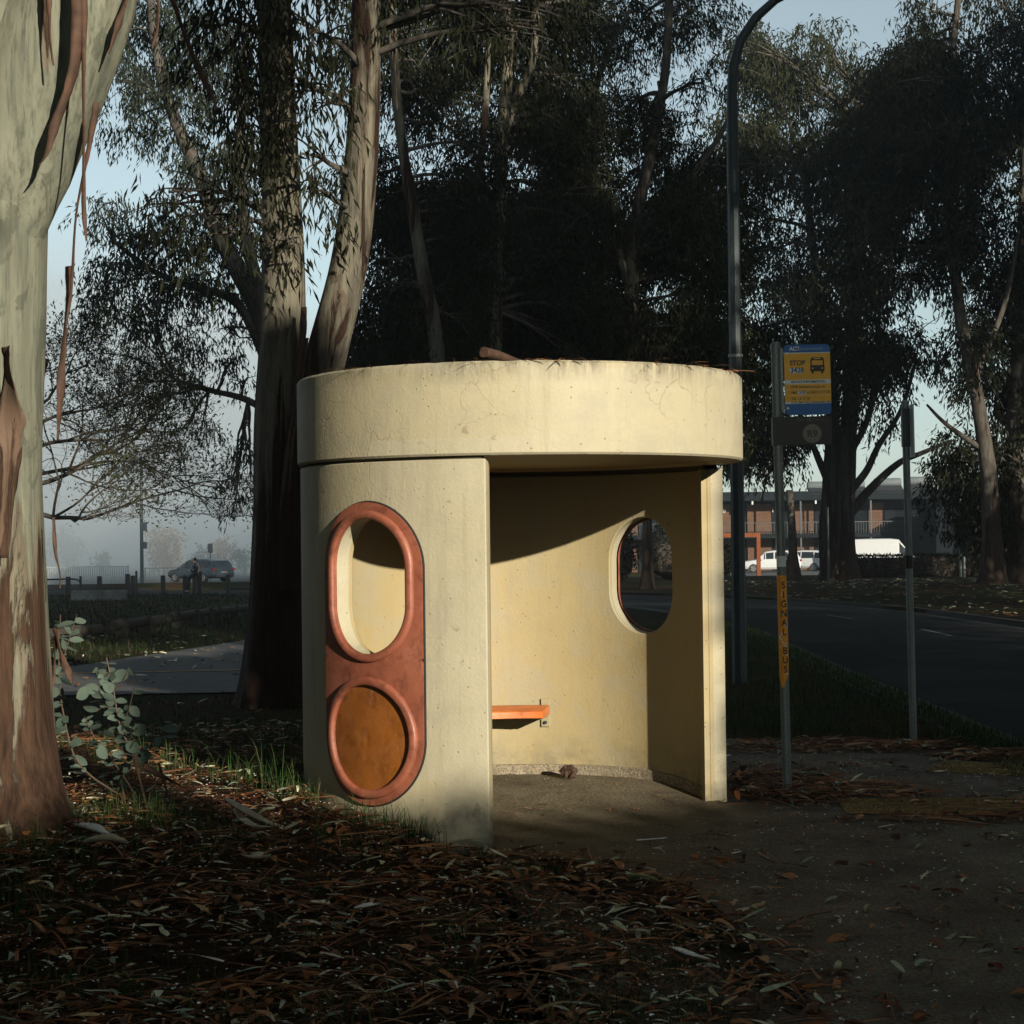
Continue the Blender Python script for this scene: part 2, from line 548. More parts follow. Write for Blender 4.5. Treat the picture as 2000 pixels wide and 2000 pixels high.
M['asphalt'] = asphalt()

def galvanised(name, c1, c2):
    t = NT(name)
    v = t.coord('Object')
    sp = t.vor(v, 60)
    col = t.mix(t.noise(v, 7, 5, .6), c1, c2)
    col = t.mix(t.ramp(sp, [(.2, 0.0), (.8, .3)]), col, tuple(c * 1.5 for c in c2))
    vs = t.coord('Object', (10, 10, 1))
    col = t.mix(t.ramp(t.noise(vs, 3, 5), [(.58, 0.0), (.72, .5)]), col, tuple(c * .45 for c in c1))
    t.base(col)
    return t.set(.5, .55, .4)
M['galv'] = galvanised('galvanised_steel', (.11, .125, .12), (.19, .21, .2))
M['lamp_steel'] = galvanised('weathered_lamp_steel', (.028, .036, .039), (.045, .057, .06))

def yellow_sleeve():
    t = NT('peeling_yellow_sticker')
    v = t.coord('Object')
    col = t.ramp(t.noise(v, 9, 4), [(.3, (.78, .28, .012)), (.7, (.85, .36, .022))])
    pe = t.noise(t.coord('Object', (1, 1, .6)), 26, 5, .6, .6)
    col = t.mix(t.ramp(pe, [(.605, 0.0), (.615, 1.0)]), col, (.68, .66, .6))
    t.base(col)
    return t.set(.45, 0, .4)
M['sleeve'] = yellow_sleeve()

def flat(name, c, rough=.45, spec=.4):
    return simple(name, c, rough, var=.07, scale=12, spec=spec, bumpv=.03)
M['sign_blue'] = flat('sign_blue', (.01, .11, .36))
M['sign_yellow'] = flat('sign_yellow', (.80, .40, .02))
M['sign_white'] = flat('sign_white', (.68, .70, .66))
M['sign_black'] = flat('sign_black', (.012, .011, .010))
M['sign_board'] = flat('dark_route_board', (.009, .008, .007))
M['sign_grey'] = flat('route_disc_grey', (.15, .135, .112))
M['sign_pale'] = flat('faint_grey_print', (.12, .115, .10))
M['sign_blue_pale'] = flat('pale_blue_print', (.22, .38, .52))
M['sign_navy'] = flat('navy_print', (.02, .05, .12))

def brick():
    t = NT('orange_brick')
    tc = t.n('ShaderNodeTexCoord'); sx = t.n('ShaderNodeSeparateXYZ'); t.l(tc.outputs['Object'], sx.inputs[0])
    cb = t.n('ShaderNodeCombineXYZ'); t.l(sx.outputs[0], cb.inputs[0]); t.l(sx.outputs[2], cb.inputs[1])
    b = t.n('ShaderNodeTexBrick')
    b.inputs['Scale'].default_value = 1
    b.inputs['Brick Width'].default_value = .46
    b.inputs['Row Height'].default_value = .17
    b.inputs['Mortar Size'].default_value = .018
    b.inputs['Color1'].default_value = (.105, .055, .032, 1)
    b.inputs['Color2'].default_value = (.08, .041, .025, 1)
    b.inputs['Mortar'].default_value = (.09, .07, .055, 1)
    t.l(cb.outputs[0], b.inputs['Vector'])
    t.base(b.outputs['Color'])
    return t.set(.9, 0, .05)
M['brick'] = brick()
M['bld_dark'] = simple('dark_building_cladding', (.006, .008, .010), .8, spec=.04)
M['bld_fascia'] = simple('grey_fascia', (.009, .012, .015), .7, spec=.04)
M['tank'] = simple('grey_water_tank', (.09, .105, .11), .6, spec=.15)
M['frame_orange'] = simple('rust_orange_frame', (.15, .047, .02), .7, spec=.04)
M['tactile'] = raw_concrete('tactile_yellow_paver', (.20, .13, .045), (.28, .19, .07), 4, True)
M['paper'] = simple('white_paper', (.7, .69, .64), .6)
M['pale_bark'] = simple('pale_dry_bark', (.36, .32, .22), .7, var=.3, scale=15)

# ------------------------------------------------------------------ ground, roads, paths (the setting)
def rows_list(a, b, fine0, fine1, fs, cs):
    ys = [a]
    y = a
    while y < b:
        if fine0 - .01 <= y < fine1:
            y += fs
        else:
            dist = max(fine0 - y, y - fine1, 0)
            st = max(fs, min(cs, fs + dist * .12))
            if y < fine0:
                st = min(st, max(fine0 - y, fs))
            y += st
        ys.append(min(y, b))
    return ys
ys = rows_list(-60, 420, -6, 3, .15, 40)
offL = [-220, -160, -110, -80, -60, -48, -40, -34, -29, -25, -22, -19, -17, -15, -13.5, -12, -11] + \
       list(np.arange(-10, -.2, .2)) + [-.2, -.1, 0.0]
offR = [0.0, .05, .4, .8, 1.3, 2, 3, 4, 5, 6.5, 8, 10, 13, 17, 22, 30, 40, 55, 75, 110, 160, 250, 380]
mb = MB()
grid = []
for y in ys:
    ne, fe = near_edge(y), far_edge(y)
    row = []
    for o in offL:
        x = ne + o
        z = terrain(x, y) - .03
        if -7 < y < 8 and -8 < x < 4:
            z += .018 * mnoise.noise(Vector((x * 1.7, y * 1.7, 3)))
        row.append(mb.vert((x, y, z)))
    row.append(mb.vert((ne + .03, y, plane_z(y) - .26)))
    row.append(mb.vert((fe - .03, y, plane_z(y) - .26)))
    for o in offR:
        row.append(mb.vert((fe + o, y, terrain(fe + o, y) - .01)))
    grid.append(row)
for i in range(len(ys) - 1):
    for k in range(len(grid[0]) - 1):
        mb.face(grid[i][k], grid[i][k + 1], grid[i + 1][k + 1], grid[i + 1][k])
struct(mb.build('ground', M['soil'], smooth=60))

ry = [-60, -30, -15] + list(np.arange(-10, 120, 2.0))
def strip(name, m, xa, xb, za, zb, ya, yb):
    mb = MB(); prev = None
    for y in ry:
        if not ya <= y <= yb: continue
        a = mb.vert((xa(y), y, plane_z(y) + za)); b = mb.vert((xb(y), y, plane_z(y) + zb))
        if prev: mb.face(prev[0], prev[1], b, a)
        prev = (a, b)
    return mb
mb = MB(); prev = None
for y in ry:
    row = [mb.vert((near_edge(y) * (1 - t) + far_edge(y) * t, y, plane_z(y) - .12 + .06 * (1 - (2 * t - 1) ** 2))) for t in np.linspace(0, 1, 9)]
    if prev:
        for k in range(8): mb.face(prev[k], prev[k + 1], row[k + 1], row[k])
    prev = row
struct(mb.build('road', M['asphalt'], smooth=40))
def kerb(name, edge, sgn):
    mb = MB(); prev = None
    prof = [(-.30, -.02), (-.16, .004), (-.02, .004), (0.0, -.012), (.02, -.11), (.36, -.108), (.37, -.14)]
    for y in ry:
        row = [mb.vert((edge(y) + sgn * a, y, plane_z(y) + b)) for a, b in prof]
        if prev:
            for k in range(len(prof) - 1):
                mb.face(prev[k], prev[k + 1], row[k + 1], row[k])
        prev = row
    o = mb.build(name, M['kerb']); bm_normals(o)
    return struct(o)
kerb('kerb', near_edge, 1)
kerb('far_kerb', far_edge, -1)
mb = MB()
for d0, d1, xo in ((24.5, 27.5, 3.5), (33.5, 36.5, 3.5), (42.5, 45.5, 3.4), (15.5, 18.5, 3.5)):
    y0, y1 = d0 - 10.8, d1 - 10.8
    for (ya, yb) in ((y0, y1),):
        xa, xb = near_edge(ya) + xo, near_edge(yb) + xo
        za, zb = plane_z(ya) - .052, plane_z(yb) - .052
        i = [mb.vert(p) for p in ((xa - .05, ya, za), (xa + .05, ya, za), (xb + .05, yb, zb), (xb - .05, yb, zb))]
        mb.face(*i)
struct(mb.build('road_marking', simple('worn_road_paint', (.09, .09, .088), .8, var=.5, scale=8)))

# concrete footpath and boarding area
fp = [(-.17, -1.28), (.02, -1.42), (.32, -1.6), (.84, -2.26), (.95, -3.1), (1.02, -4.0), (1.1, -4.8), (1.35, -12), (1.35, -40),
      (3.9, -40), (3.9, 3.0), (3.45, 2.35), (2.7, 3.3), (1.9, 4.2), (1.0, 4.3), (.9, 1.6), (.5, .9), (-.2, .2)]
bm = bmesh.new()
f = bm.faces.new([bm.verts.new((x, y, 0)) for x, y in fp])
bmesh.ops.triangulate(bm, faces=[f])
for yy in (.2, 1.6, 3.0):
    bmesh.ops.bisect_plane(bm, geom=bm.verts[:] + bm.edges[:] + bm.faces[:], plane_co=(0, yy, 0), plane_no=(0, 1, 0))
for v in bm.verts: v.co.z = plane_z(v.co.y) - .004
me = bpy.data.meshes.new('footpath'); bm.to_mesh(me); bm.free()
struct(link('footpath', me, M['path']))
mb = MB()
for (a, b, c) in (((1.3, .35), (3.9, .6), 0),):
    A, B = Vector((*a, 0)), Vector((*b, 0)); t = (B - A).normalized(); nrm = Vector((-t.y, t.x, 0)) * .006
    i = [mb.vert(tuple((P + n_).xy) + (plane_z(P.y) + .0005,)) for P, n_ in ((A, -nrm), (B, -nrm), (B, nrm), (A, nrm))]
    mb.face(*i)
struct(mb.build('footpath_joints', simple('joint_grime', (.03, .025, .018), .9)))

# shelter floor slab
SC = Vector((.053, 0, 0))
mb = MB()
N = 96; rr = [0, .3, .6, .85, 1.0, 1.1, 1.2, 1.28]
c0 = mb.vert((SC.x, 0, 0.004))
def floor_z(x, y):
    rim = ss((math.hypot(x, y) - .9) / .3) * (1 - ss((y + .1) / .5))
    return .004 - .0072 * rim + .07 * ss((y - .2) / .8) * (1 if y > 0 else 0)
rings = []
for r in rr[1:]:
    rings.append([mb.vert((SC.x + r * math.sin(2 * PI * k / N), -r * math.cos(2 * PI * k / N),
                           floor_z(r * math.sin(2 * PI * k / N), -r * math.cos(2 * PI * k / N)))) for k in range(N)])
for k in range(N):
    mb.face(c0, rings[0][k], rings[0][(k + 1) % N])
    for i in range(len(rings) - 1):
        mb.face(rings[i][k], rings[i + 1][k], rings[i + 1][(k + 1) % N], rings[i][(k + 1) % N])
o = mb.build('shelter_floor', M['slab'], smooth=60); bm_normals(o); struct(o)

# tactile pavers let into the footpath
def tactile(name, x0, x1, y0, y1, rot):
    mb = MB()
    cx, cy = (x0 + x1) / 2, (y0 + y1) / 2
    n = 0
    tiles = max(1, round((x1 - x0) / .3))
    for i in range(tiles):
        for j in range(max(1, round((y1 - y0) / .3))):
            px, py = x0 + (i + .5) * .3, y0 + (j + .5) * .3
            mb.box((px - cx, py - cy, .003), (.294, .294, .006))
            for k in range(5):
                mb.box((px - cx, py - cy - .11 + k * .055, .0085), (.27, .022, .005))
    o = mb.build(name, M['tactile']); o.location = (cx, cy, plane_z(cy)); o.rotation_euler = (0, 0, rot)
    return struct(o)
tactile('tactile_paving', 2.0, 4.1, -.25, .35, -.06)
tactile('tactile_paving', 3.0, 3.9, 1.55, 2.15, -.5)

# side driveway on the left with a worn yellow line, far car park on the right
def quad_sheet(name, pts, m, dz, nx=16, ny=4):
    mb = MB()
    P = [Vector((*p, 0)) for p in pts]
    g = []
    for j in range(ny + 1):
        r = []
        for i in range(nx + 1):
            u, w = i / nx, j / ny
            q = (P[0] * (1 - u) + P[1] * u) * (1 - w) + (P[3] * (1 - u) + P[2] * u) * w
            r.append(mb.vert((q.x, q.y, terrain(q.x, q.y) + dz)))
        g.append(r)
    for j in range(ny):
        for i in range(nx):
            mb.face(g[j][i], g[j][i + 1], g[j + 1][i + 1], g[j + 1][i])
    return struct(mb.build(name, m))
quad_sheet('driveway', [(-7.7, 9.8), (2, 10.6), (2, 26), (-4.7, 26)], M['asphalt_path'], -.012)
quad_sheet('driveway_line', [(-6.85, 13.75), (-2, 14.35), (-2, 14.5), (-6.85, 13.9)], simple('worn_yellow_line', (.28, .19, .06), .85, var=.4), -.004)
quad_sheet('car_park', [(12, 96), (70, 96), (70, 140), (12, 140)], M['asphalt_path'], .02)

# ------------------------------------------------------------------ bus shelter
RO, RI, RR = 1.335, 1.222, 1.352
ZW, ZR0, ZR1 = 2.108, 2.125, 2.632
TH_L, TH_RT, TH_A, TH_B = R_(-8.3), R_(106), R_(-39.7), R_(138.5)
HZ, HL, HR = 1.42, .10, .285                # hole centre height, half straight, radius
shelter = thing('bus_shelter', 'round cream concrete bus shelter with terracotta oval window panel', 'bus shelter', SC)

def cyl(th, r, z):
    return (r * math.sin(th), -r * math.cos(th), z)

def stadium_r(an, L, rad):
    """distance from centre to a vertical stadium outline along direction an (0 = +arc, 90 = +z)"""
    c, s = abs(math.cos(an)), abs(math.sin(an))
    if c > 1e-9 and rad / c * s <= L:
        return rad / c
    b = L * s
    return b + math.sqrt(max(0, b * b - L * L + rad * rad))

def build_wall():
    mb = MB()
    th0, th1 = TH_RT, 2 * PI + TH_L         # the wall runs the long way round
    holes = [TH_B, TH_A + 2 * PI]
    half = .42 / RO
    cols = []
    def seg(a, b):
        n = max(1, int(round((b - a) / R_(2))))
        return [a + (b - a) * i / n for i in range(n)]
    edges = [th0, holes[0] - half, holes[0] + half, holes[1] - half, holes[1] + half, th1]
    zs_lo, zs_hi = HZ - .46, HZ + .46
    zl = [-.06] + list(np.linspace(.05, zs_lo, 7)); zh = list(np.linspace(zs_hi, ZW, 4)); zm = list(np.linspace(zs_lo, zs_hi, 13))
    allz = zl + zm[1:-1] + zh
    cache = {}
    def V(th, r, z):
        key = (round(th, 5), round(r, 4), round(z, 4))
        if key not in cache:
            zz = z
            if r == RI and z == ZW: zz = ZW - .012
            rr = r
            cache[key] = mb.vert(cyl(th, rr, zz))
        return cache[key]
    def gridf(ths, zz):
        for i in range(len(ths) - 1):
            for j in range(len(zz) - 1):
                mb.face(V(ths[i], RO, zz[j]), V(ths[i + 1], RO, zz[j]), V(ths[i + 1], RO, zz[j + 1]), V(ths[i], RO, zz[j + 1]))
                mb.face(V(ths[i], RI, zz[j]), V(ths[i], RI, zz[j + 1]), V(ths[i + 1], RI, zz[j + 1]), V(ths[i + 1], RI, zz[j]))
        for i in range(len(ths) - 1):
            if ZW in zz:
                mb.face(V(ths[i], RO, ZW), V(ths[i + 1], RO, ZW), V(ths[i + 1], RI, ZW), V(ths[i], RI, ZW))
            if -.06 in zz:
                mb.face(V(ths[i], RO, -.06), V(ths[i], RI, -.06), V(ths[i + 1], RI, -.06), V(ths[i + 1], RO, -.06))
    for k in range(5):
        ths = seg(edges[k], edges[k + 1]) + [edges[k + 1]]
        if k in (0, 2, 4):
            gridf(ths, allz)
        else:
            hc = holes[(k - 1) // 2]
            ths = list(np.linspace(edges[k], edges[k + 1], 19)); ths[0] = edges[k]; ths[-1] = edges[k + 1]
            gridf(ths, zl); gridf(ths, zh)
            per = [(t, zs_lo) for t in ths[:-1]] + [(ths[-1], z) for z in zm[:-1]] + [(t, zs_hi) for t in ths[:0:-1]] + [(ths[0], z) for z in zm[:0:-1]]
            NR = 6
            ring = []
            for (t, z) in per:
                a0, z0 = (t - hc) * RO, z - HZ
                an = math.atan2(z0, a0)
                rs = stadium_r(an, HL, HR); ro = math.hypot(a0, z0)
                ring.append([(hc + (rs + (ro - rs) * q / NR) * math.cos(an) / RO, HZ + (rs + (ro - rs) * q / NR) * math.sin(an)) for q in range(NR)] + [(t, z)])
            n = len(per)
            for i in range(n):
                a, b = ring[i], ring[(i + 1) % n]
                for q in range(NR):
                    mb.face(V(*a[q + 1][:1], RO, a[q + 1][1]), V(b[q + 1][0], RO, b[q + 1][1]), V(b[q][0], RO, b[q][1]), V(a[q][0], RO, a[q][1]))
                    mb.face(V(a[q + 1][0], RI, a[q + 1][1]), V(a[q][0], RI, a[q][1]), V(b[q][0], RI, b[q][1]), V(b[q + 1][0], RI, b[q + 1][1]))
                mb.face(V(a[0][0], RO, a[0][1]), V(b[0][0], RO, b[0][1]), V(b[0][0], RI, b[0][1]), V(a[0][0], RI, a[0][1]))
    for th in (th0, th1):
        for j in range(len(allz) - 1):
            mb.face(V(th, RO, allz[j]), V(th, RI, allz[j]), V(th, RI, allz[j + 1]), V(th, RO, allz[j + 1]))
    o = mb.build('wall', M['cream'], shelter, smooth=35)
    bm_normals(o)
    bevel(o, .007, 2, 50)
    return o
build_wall()

# inner return at each jamb: a slight thickening of the wall end
mb = MB()
for tha, thb in ((TH_RT + R_(.15), TH_RT + R_(4.2)), (2 * PI + TH_L - R_(.15), 2 * PI + TH_L - R_(4.2))):
    sec = [(tha, RI + .004), (tha, RI - .034), (thb - (thb - tha) * .35, RI - .034), (thb, RI + .004)]
    mb = MB(); b = 0
    for z in (.0, ZW - .012):
        for th, r in sec: mb.vert(cyl(th, r, z))
    for i in range(4):
        j = (i + 1) % 4
        mb.face(b + i, b + j, b + 4 + j, b + 4 + i)
    mb.face(b + 3, b + 2, b + 1, b); mb.face(b + 4, b + 5, b + 6, b + 7)
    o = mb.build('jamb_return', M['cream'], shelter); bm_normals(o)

# roof drum with slightly sunken top, and the recessed joint ring below it
prof = [(0.0, ZR0 + .02), (.9, ZR0 + .02), (1.20, ZR0 + .02), (1.222, ZR0), (RR - .012, ZR0), (RR, ZR0 + .012)]
prof += [(RR, ZR0 + (ZR1 - ZR0) * t) for t in (.2, .4, .6, .8)]
prof += [(RR, ZR1 - .014), (RR - .014, ZR1), (RR - .07, ZR1), (RR - .085, ZR1 - .03), (.8, ZR1 - .035), (0.0, ZR1 - .03)]
mb = MB(); rings = []
NS = 180
for r, z in prof:
    if r == 0:
        rings.append([mb.vert((0, 0, z))] * NS)
    else:
        rg = []
        for k in range(NS):
            an = 2 * PI * k / NS
            rz, zz = r, z
            if r > RR - .02 and z > ZR1 - .02:   # chipped top edge
                c = mnoise.noise(Vector((math.sin(an) * 9, math.cos(an) * 9, 2))) + .7 * mnoise.noise(Vector((math.sin(an) * 30, math.cos(an) * 30, 5)))
                zz -= max(0, c - .25) * .012 + .002 * abs(mnoise.noise(Vector((math.sin(an) * 60, math.cos(an) * 60, 8))))
            rg.append(mb.vert((rz * math.sin(an), -rz * math.cos(an), zz)))
        rings.append(rg)
for i in range(len(rings) - 1):
    for k in range(NS):
        k2 = (k + 1) % NS
        ids = []
        for x in (rings[i][k], rings[i][k2], rings[i + 1][k2], rings[i + 1][k]):
            if x not in ids: ids.append(x)
        mb.face(*ids)
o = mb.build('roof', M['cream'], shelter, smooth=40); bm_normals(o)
mb = MB()
th0, th1 = TH_RT + .02, 2 * PI + TH_L - .02
prev = None
for i in range(121):
    th = th0 + (th1 - th0) * i / 120
    row = [mb.vert(cyl(th, r, z)) for r, z in ((RI + .01, ZW - .014), (RO - .03, ZW - .008), (RO - .03, ZR0 + .003), (RI + .01, ZR0 + .003))]
    if prev:
        for k in range(4): mb.face(prev[k], prev[(k + 1) % 4], row[(k + 1) % 4], row[k])
    prev = row
o = mb.build('roof_joint', simple('dark_joint_filler', (.07, .055, .03), .9), shelter, smooth=40); bm_normals(o)

# bare concrete strip at the inner foot of the wall
mb = MB(); prev = None
for i in range(121):
    th = (TH_RT + R_(4.4)) + (2 * PI + TH_L - R_(4.4) - TH_RT - R_(4.4)) * i / 120
    x, y, _ = cyl(th, RI, 0)
    fz = floor_z(x, y)
    row = [mb.vert(cyl(th, r, z)) for r, z in ((RI + .005, fz - .03), (RI - .016, fz - .03), (RI - .014, fz + .062 + .004 * mnoise.noise(Vector((th * 9, 0, 0)))), (RI + .005, fz + .07))]
    if prev:
        for k in range(4): mb.face(prev[k], prev[(k + 1) % 4], row[(k + 1) % 4], row[k])
    prev = row
o = mb.build('skirting_strip', M['strip'], shelter, smooth=40); bm_normals(o)

# ---- window panels
PZ0, PZ1, PR = .214, 1.885, .3735
PC, PL = (PZ0 + PZ1) / 2, (PZ1 - PZ0) / 2 - PR
ZC2, ZM = .587, 1.02
def panel(thc, label=None):
    def P(a, z, h): return cyl(thc + a / RO, RO + h, z)
    mbp = MB()
    H0 = .02
    def half(zc, lo, hi, L, rad):
        N = 128
        outer, inner = [], []
        for i in range(N):
            an = 2 * PI * (i + .5) / N
            c, s = math.cos(an), math.sin(an)
            # ray against stadium of the panel, clipped to lo..hi
            t = 5.0
            best = 0
            lo_t, hi_t = 0.0, 3.0
            for _ in range(40):
                mid = (lo_t + hi_t) / 2
                a, z = mid * c, zc + mid * s
                zz = max(PC - PL, min(PC + PL, z))
                ins = math.hypot(a, z - zz) <= PR and lo <= z <= hi
                if ins: lo_t = mid
                else: hi_t = mid
            outer.append((lo_t * c, zc + lo_t * s))
            r = stadium_r(an, L, rad)
            inner.append((r * c, zc + r * s))
        prev = None; first = None
        for i in range(N + 1):
            a, b = inner[i % N], outer[i % N]
            row = []
            for q in range(6):
                t = q / 5
                row.append(P(a[0] + (b[0] - a[0]) * t, a[1] + (b[1] - a[1]) * t, H0))
            onb = abs(b[1] - ZM) > .004
            row.append(P(b[0], b[1], 0.0 if onb else H0))
            ids = [mbp.vert(p) for p in row]
            if prev:
                for q in range(6): mbp.face(prev[q], ids[q], ids[q + 1], prev[q + 1])
            prev = ids
    half(HZ, ZM, 9, HL, .272)
    half(ZC2, -9, ZM, 0.0, .285)
    p = mbp.build('window_panel', M['terracotta'], shelter, smooth=40)
    bm_normals(p)
    if label: p['label'] = label
    def ring(name, zc, L, prof, m, parent, N=144):
        mb = MB(); prev = None; first = None
        for i in range(N):
            an = 2 * PI * i / N
            row = []
            # stadium offset curve parametrised by angle
            for rad, h in prof:
                c, s = math.cos(an), math.sin(an)
                z = zc + rad * s + (L if s > 1e-9 else (-L if s < -1e-9 else 0))
                row.append(mb.vert(P(rad * c, z, h)))
            if prev:
                for q in range(len(prof) - 1): mb.face(prev[q], row[q], row[q + 1], prev[q + 1])
            else: first = row
            prev = row
        for q in range(len(prof) - 1): mb.face(prev[q], first[q], first[q + 1], prev[q + 1])
        o = mb.build(name, m, parent, smooth=50); bm_normals(o)
        return o
    ring('rim', HZ, HL, [(.276, .0), (.273, .026), (.276, .034), (.284, .039), (.303, .041), (.313, .037), (.321, .026), (.324, .012)], M['terracotta'], p)
    ring('rim', ZC2, 0, [(.288, .004), (.288, .032), (.292, .039), (.300, .042), (.322, .043), (.331, .038), (.337, .026), (.340, .012)], M['terracotta'], p)
    mb = MB(); prev = None
    c0 = mb.vert(P(0, ZC2, .014))
    for i in range(97):
        an = 2 * PI * i / 96
        row = [mb.vert(P(r * math.cos(an), ZC2 + r * math.sin(an), .014)) for r in (.1, .2, .29)]
        if prev:
            mb.face(c0, prev[0], row[0])
            for q in range(2): mb.face(prev[q], row[q], row[q + 1], prev[q + 1])
        prev = row
    o = mb.build('disc', M['amber'], p, smooth=50); bm_normals(o)
    o['label'] = 'amber orange recessed disc'
    g = ring('gasket', PC, PL, [(PR - .004, .001), (PR - .004, .012), (PR + .006, .012), (PR + .009, .001)], M['black'], p)
    return p
panel(TH_A, 'terracotta panel with an open oval above an amber disc')
panel(TH_B)

# ---- bench on the back wall
bench = None
mb = MB(); prev = None
tb0, tb1 = R_(171), R_(262)
for i in range(47):
    th = tb0 + (tb1 - tb0) * i / 46
    row = [mb.vert(cyl(th, r, z)) for r, z in ((.86, .485), (.852, .49), (.855, .53), (.868, .538), (1.185, .545), (1.19, .54), (1.19, .485))]
    if prev:
        n = len(row)
        for k in range(n): mb.face(prev[k], prev[(k + 1) % n], row[(k + 1) % n], row[k])
    else: mb.face(*row)
    prev = row
mb.face(*reversed(prev))
bench = mb.build('bench', M['bench_orange'], shelter, smooth=40); bm_normals(bench)
for th in (R_(172.5), R_(215), R_(258)):
    mb = MB()
    for (r, z, sr, sz, w) in ((RI - .012, .49, .012, .19, .06), (1.06, .478, .30, .012, .06)):
        c = cyl(th, r, z)
        mb.box(c, (w, sr, sz), rz=th)
    br = mb.build('bracket', M['cream_metal'], bench); bevel(br, .003)
    mb = MB()
    c = cyl(th, RI - .022, .425)
    mb.tube([c, cyl(th, RI - .032, .425)], [.012, .011], 10)
    mb.build('bolt', M['dark_metal'], br)

# ------------------------------------------------------------------ bus stop pole with its signs
def text(s, size, m, parent, loc, name='lettering', align='LEFT', bold=0.0, sx=1.0, rot=None):
    cu = bpy.data.curves.new(name, 'FONT')
    cu.body = s; cu.size = size; cu.align_x = align; cu.extrude = .0006; cu.offset = bold
    cu.materials.append(m)
    o = bpy.data.objects.new(name, cu); COL.objects.link(o)
    dg = bpy.context.evaluated_depsgraph_get(); dg.update()
    me = bpy.data.meshes.new_from_object(o.evaluated_get(dg))
    bpy.data.objects.remove(o); bpy.data.curves.remove(cu)
    me.name = name
    o = link(name, me, None, parent)
    if not me.materials: me.materials.append(m)
    o.location = loc; o.rotation_euler = rot or (PI / 2, 0, 0); o.scale = (sx, 1, 1)
    return o

def rounded(mb, x0, x1, z0, z1, y0, y1, r, corners=(1, 1, 1, 1), n=6):
    pts = []
    for (cx, cz, a0, k) in ((x1 - r, z1 - r, 0, 0), (x0 + r, z1 - r, 90, 1), (x0 + r, z0 + r, 180, 2), (x1 - r, z0 + r, 270, 3)):
        if corners[k]:
            for i in range(n + 1):
                a = R_(a0 + 90 * i / n); pts.append((cx + r * math.cos(a), cz + r * math.sin(a)))
        else:
            pts.append(((x1, x0, x0, x1)[k], (z1, z1, z0, z0)[k]))
    a = [mb.vert((x, y0, z)) for x, z in pts]; b = [mb.vert((x, y1, z)) for x, z in pts]
    mb.face(*a); mb.face(*reversed(b))
    for i in range(len(pts)):
        j = (i + 1) % len(pts); mb.face(a[j], a[i], b[i], b[j])

pb = at(1538, 1549, 11.48)
pole_x, pole_y = pb.x, pb.y
stop = thing('bus_stop_pole', 'galvanised bus stop pole carrying the yellow and blue stop sign', 'bus stop', (pole_x, pole_y, plane_z(pole_y)))
mb = MB(); mb.lathe([(.030, -.1), (.030, .6), (.030, 1.4), (.030, 2.2), (.030, 2.90)], 24)
mb.build('pole', M['galv'], stop, smooth=40)
mb = MB(); mb.lathe([(.034, 2.875), (.034, 2.915), (.028, 2.93), (.01, 2.936)], 24)
mb.build('pole_cap', M['galv'], stop, smooth=40)
mb = MB()
prev = None
for i in range(25):
    an = PI + PI * 1.62 * (i / 24) - .9
    zb = .735 + .045 * math.sin(i * .5)
    row = [mb.vert((.0312 * math.cos(an), .0312 * math.sin(an), z)) for z in (zb, 1.0, 1.2, 1.42)]
    if prev:
        for k in range(3): mb.face(prev[k], row[k], row[k + 1], prev[k + 1])
    prev = row
sl = mb.build('sticker', M['sleeve'], stop, smooth=60)
zz = 1.375
for ch in "SIGNAL BUS":
    if ch != ' ':
        text(ch, .062, M['sign_black'], sl, (.004, -.0345, zz - .04), align='CENTER', bold=.0012, sx=.85)
    zz -= .0605
mb = MB()
mb.lathe([(.0308, 1.475), (.0308, 1.545)], 20); mb.build('paper_tag', M['sign_white'], stop, smooth=40)

SX0, SX1, SZ0, SZ1 = .052, .352, 2.458, 2.915
sg = MB(); rounded(sg, SX0, SX1, SZ0, SZ1, -.012, -.008, .028)
sign = sg.build('stop_sign', M['sign_blue'], stop)
mb = MB(); mb.box((.188, -.002, 2.86), (.30, .012, .03)); mb.box((.188, -.002, 2.52), (.30, .012, .03)); mb.box((.02, -.002, 2.69), (.05, .02, .42))
mb.build('sign_bracket', M['galv'], stop)
def sgn_rect(z0, z1, m, name, dy=-.0135, x0=SX0, x1=SX1):
    mb = MB(); mb.box(((x0 + x1) / 2, dy, (z0 + z1) / 2), (x1 - x0, .002, z1 - z0))
    return mb.build(name, m, sign)
# heights read off the photo, top to bottom
def sz(f): return SZ1 - (SZ1 - SZ0) * f
sgn_rect(sz(.125), sz(.112), M['sign_white'], 'white_band')
sgn_rect(sz(.500), sz(.125), M['sign_yellow'], 'yellow_panel')
sgn_rect(sz(.562), sz(.500), M['sign_white'], 'white_band')
sgn_rect(sz(.812), sz(.562), M['sign_yellow'], 'yellow_panel')
sgn_rect(sz(.842), sz(.812), M['sign_white'], 'white_band')
for f_ in (.640, .722):
    sgn_rect(sz(f_ + .003), sz(f_), M['sign_white'], 'white_band', -.0148)
yt = -.0152
text("ACT", .035, M['sign_white'], sign, (SX0 + .036, yt + .002, sz(.082)), bold=.001)
text("Government", .034, M['sign_blue_pale'], sign, (SX0 + .090, yt + .002, sz(.082)), sx=.92)
text("STOP", .044, M['sign_black'], sign, (SX0 + .036, yt, sz(.292)), bold=.0012, sx=.95)
sgn_rect(sz(.405), sz(.335), M['sign_white'], 'number_plate', -.0150, SX0 + .034, SX0 + .125)
text("3428", .046, M['sign_navy'], sign, (SX0 + .039, yt - .0018, sz(.396)), bold=.001, sx=.95)
text("SERVICE INFORMATION", .0225, M['sign_black'], sign, (SX0 + .040, yt, sz(.546)), bold=.0003, sx=.93)
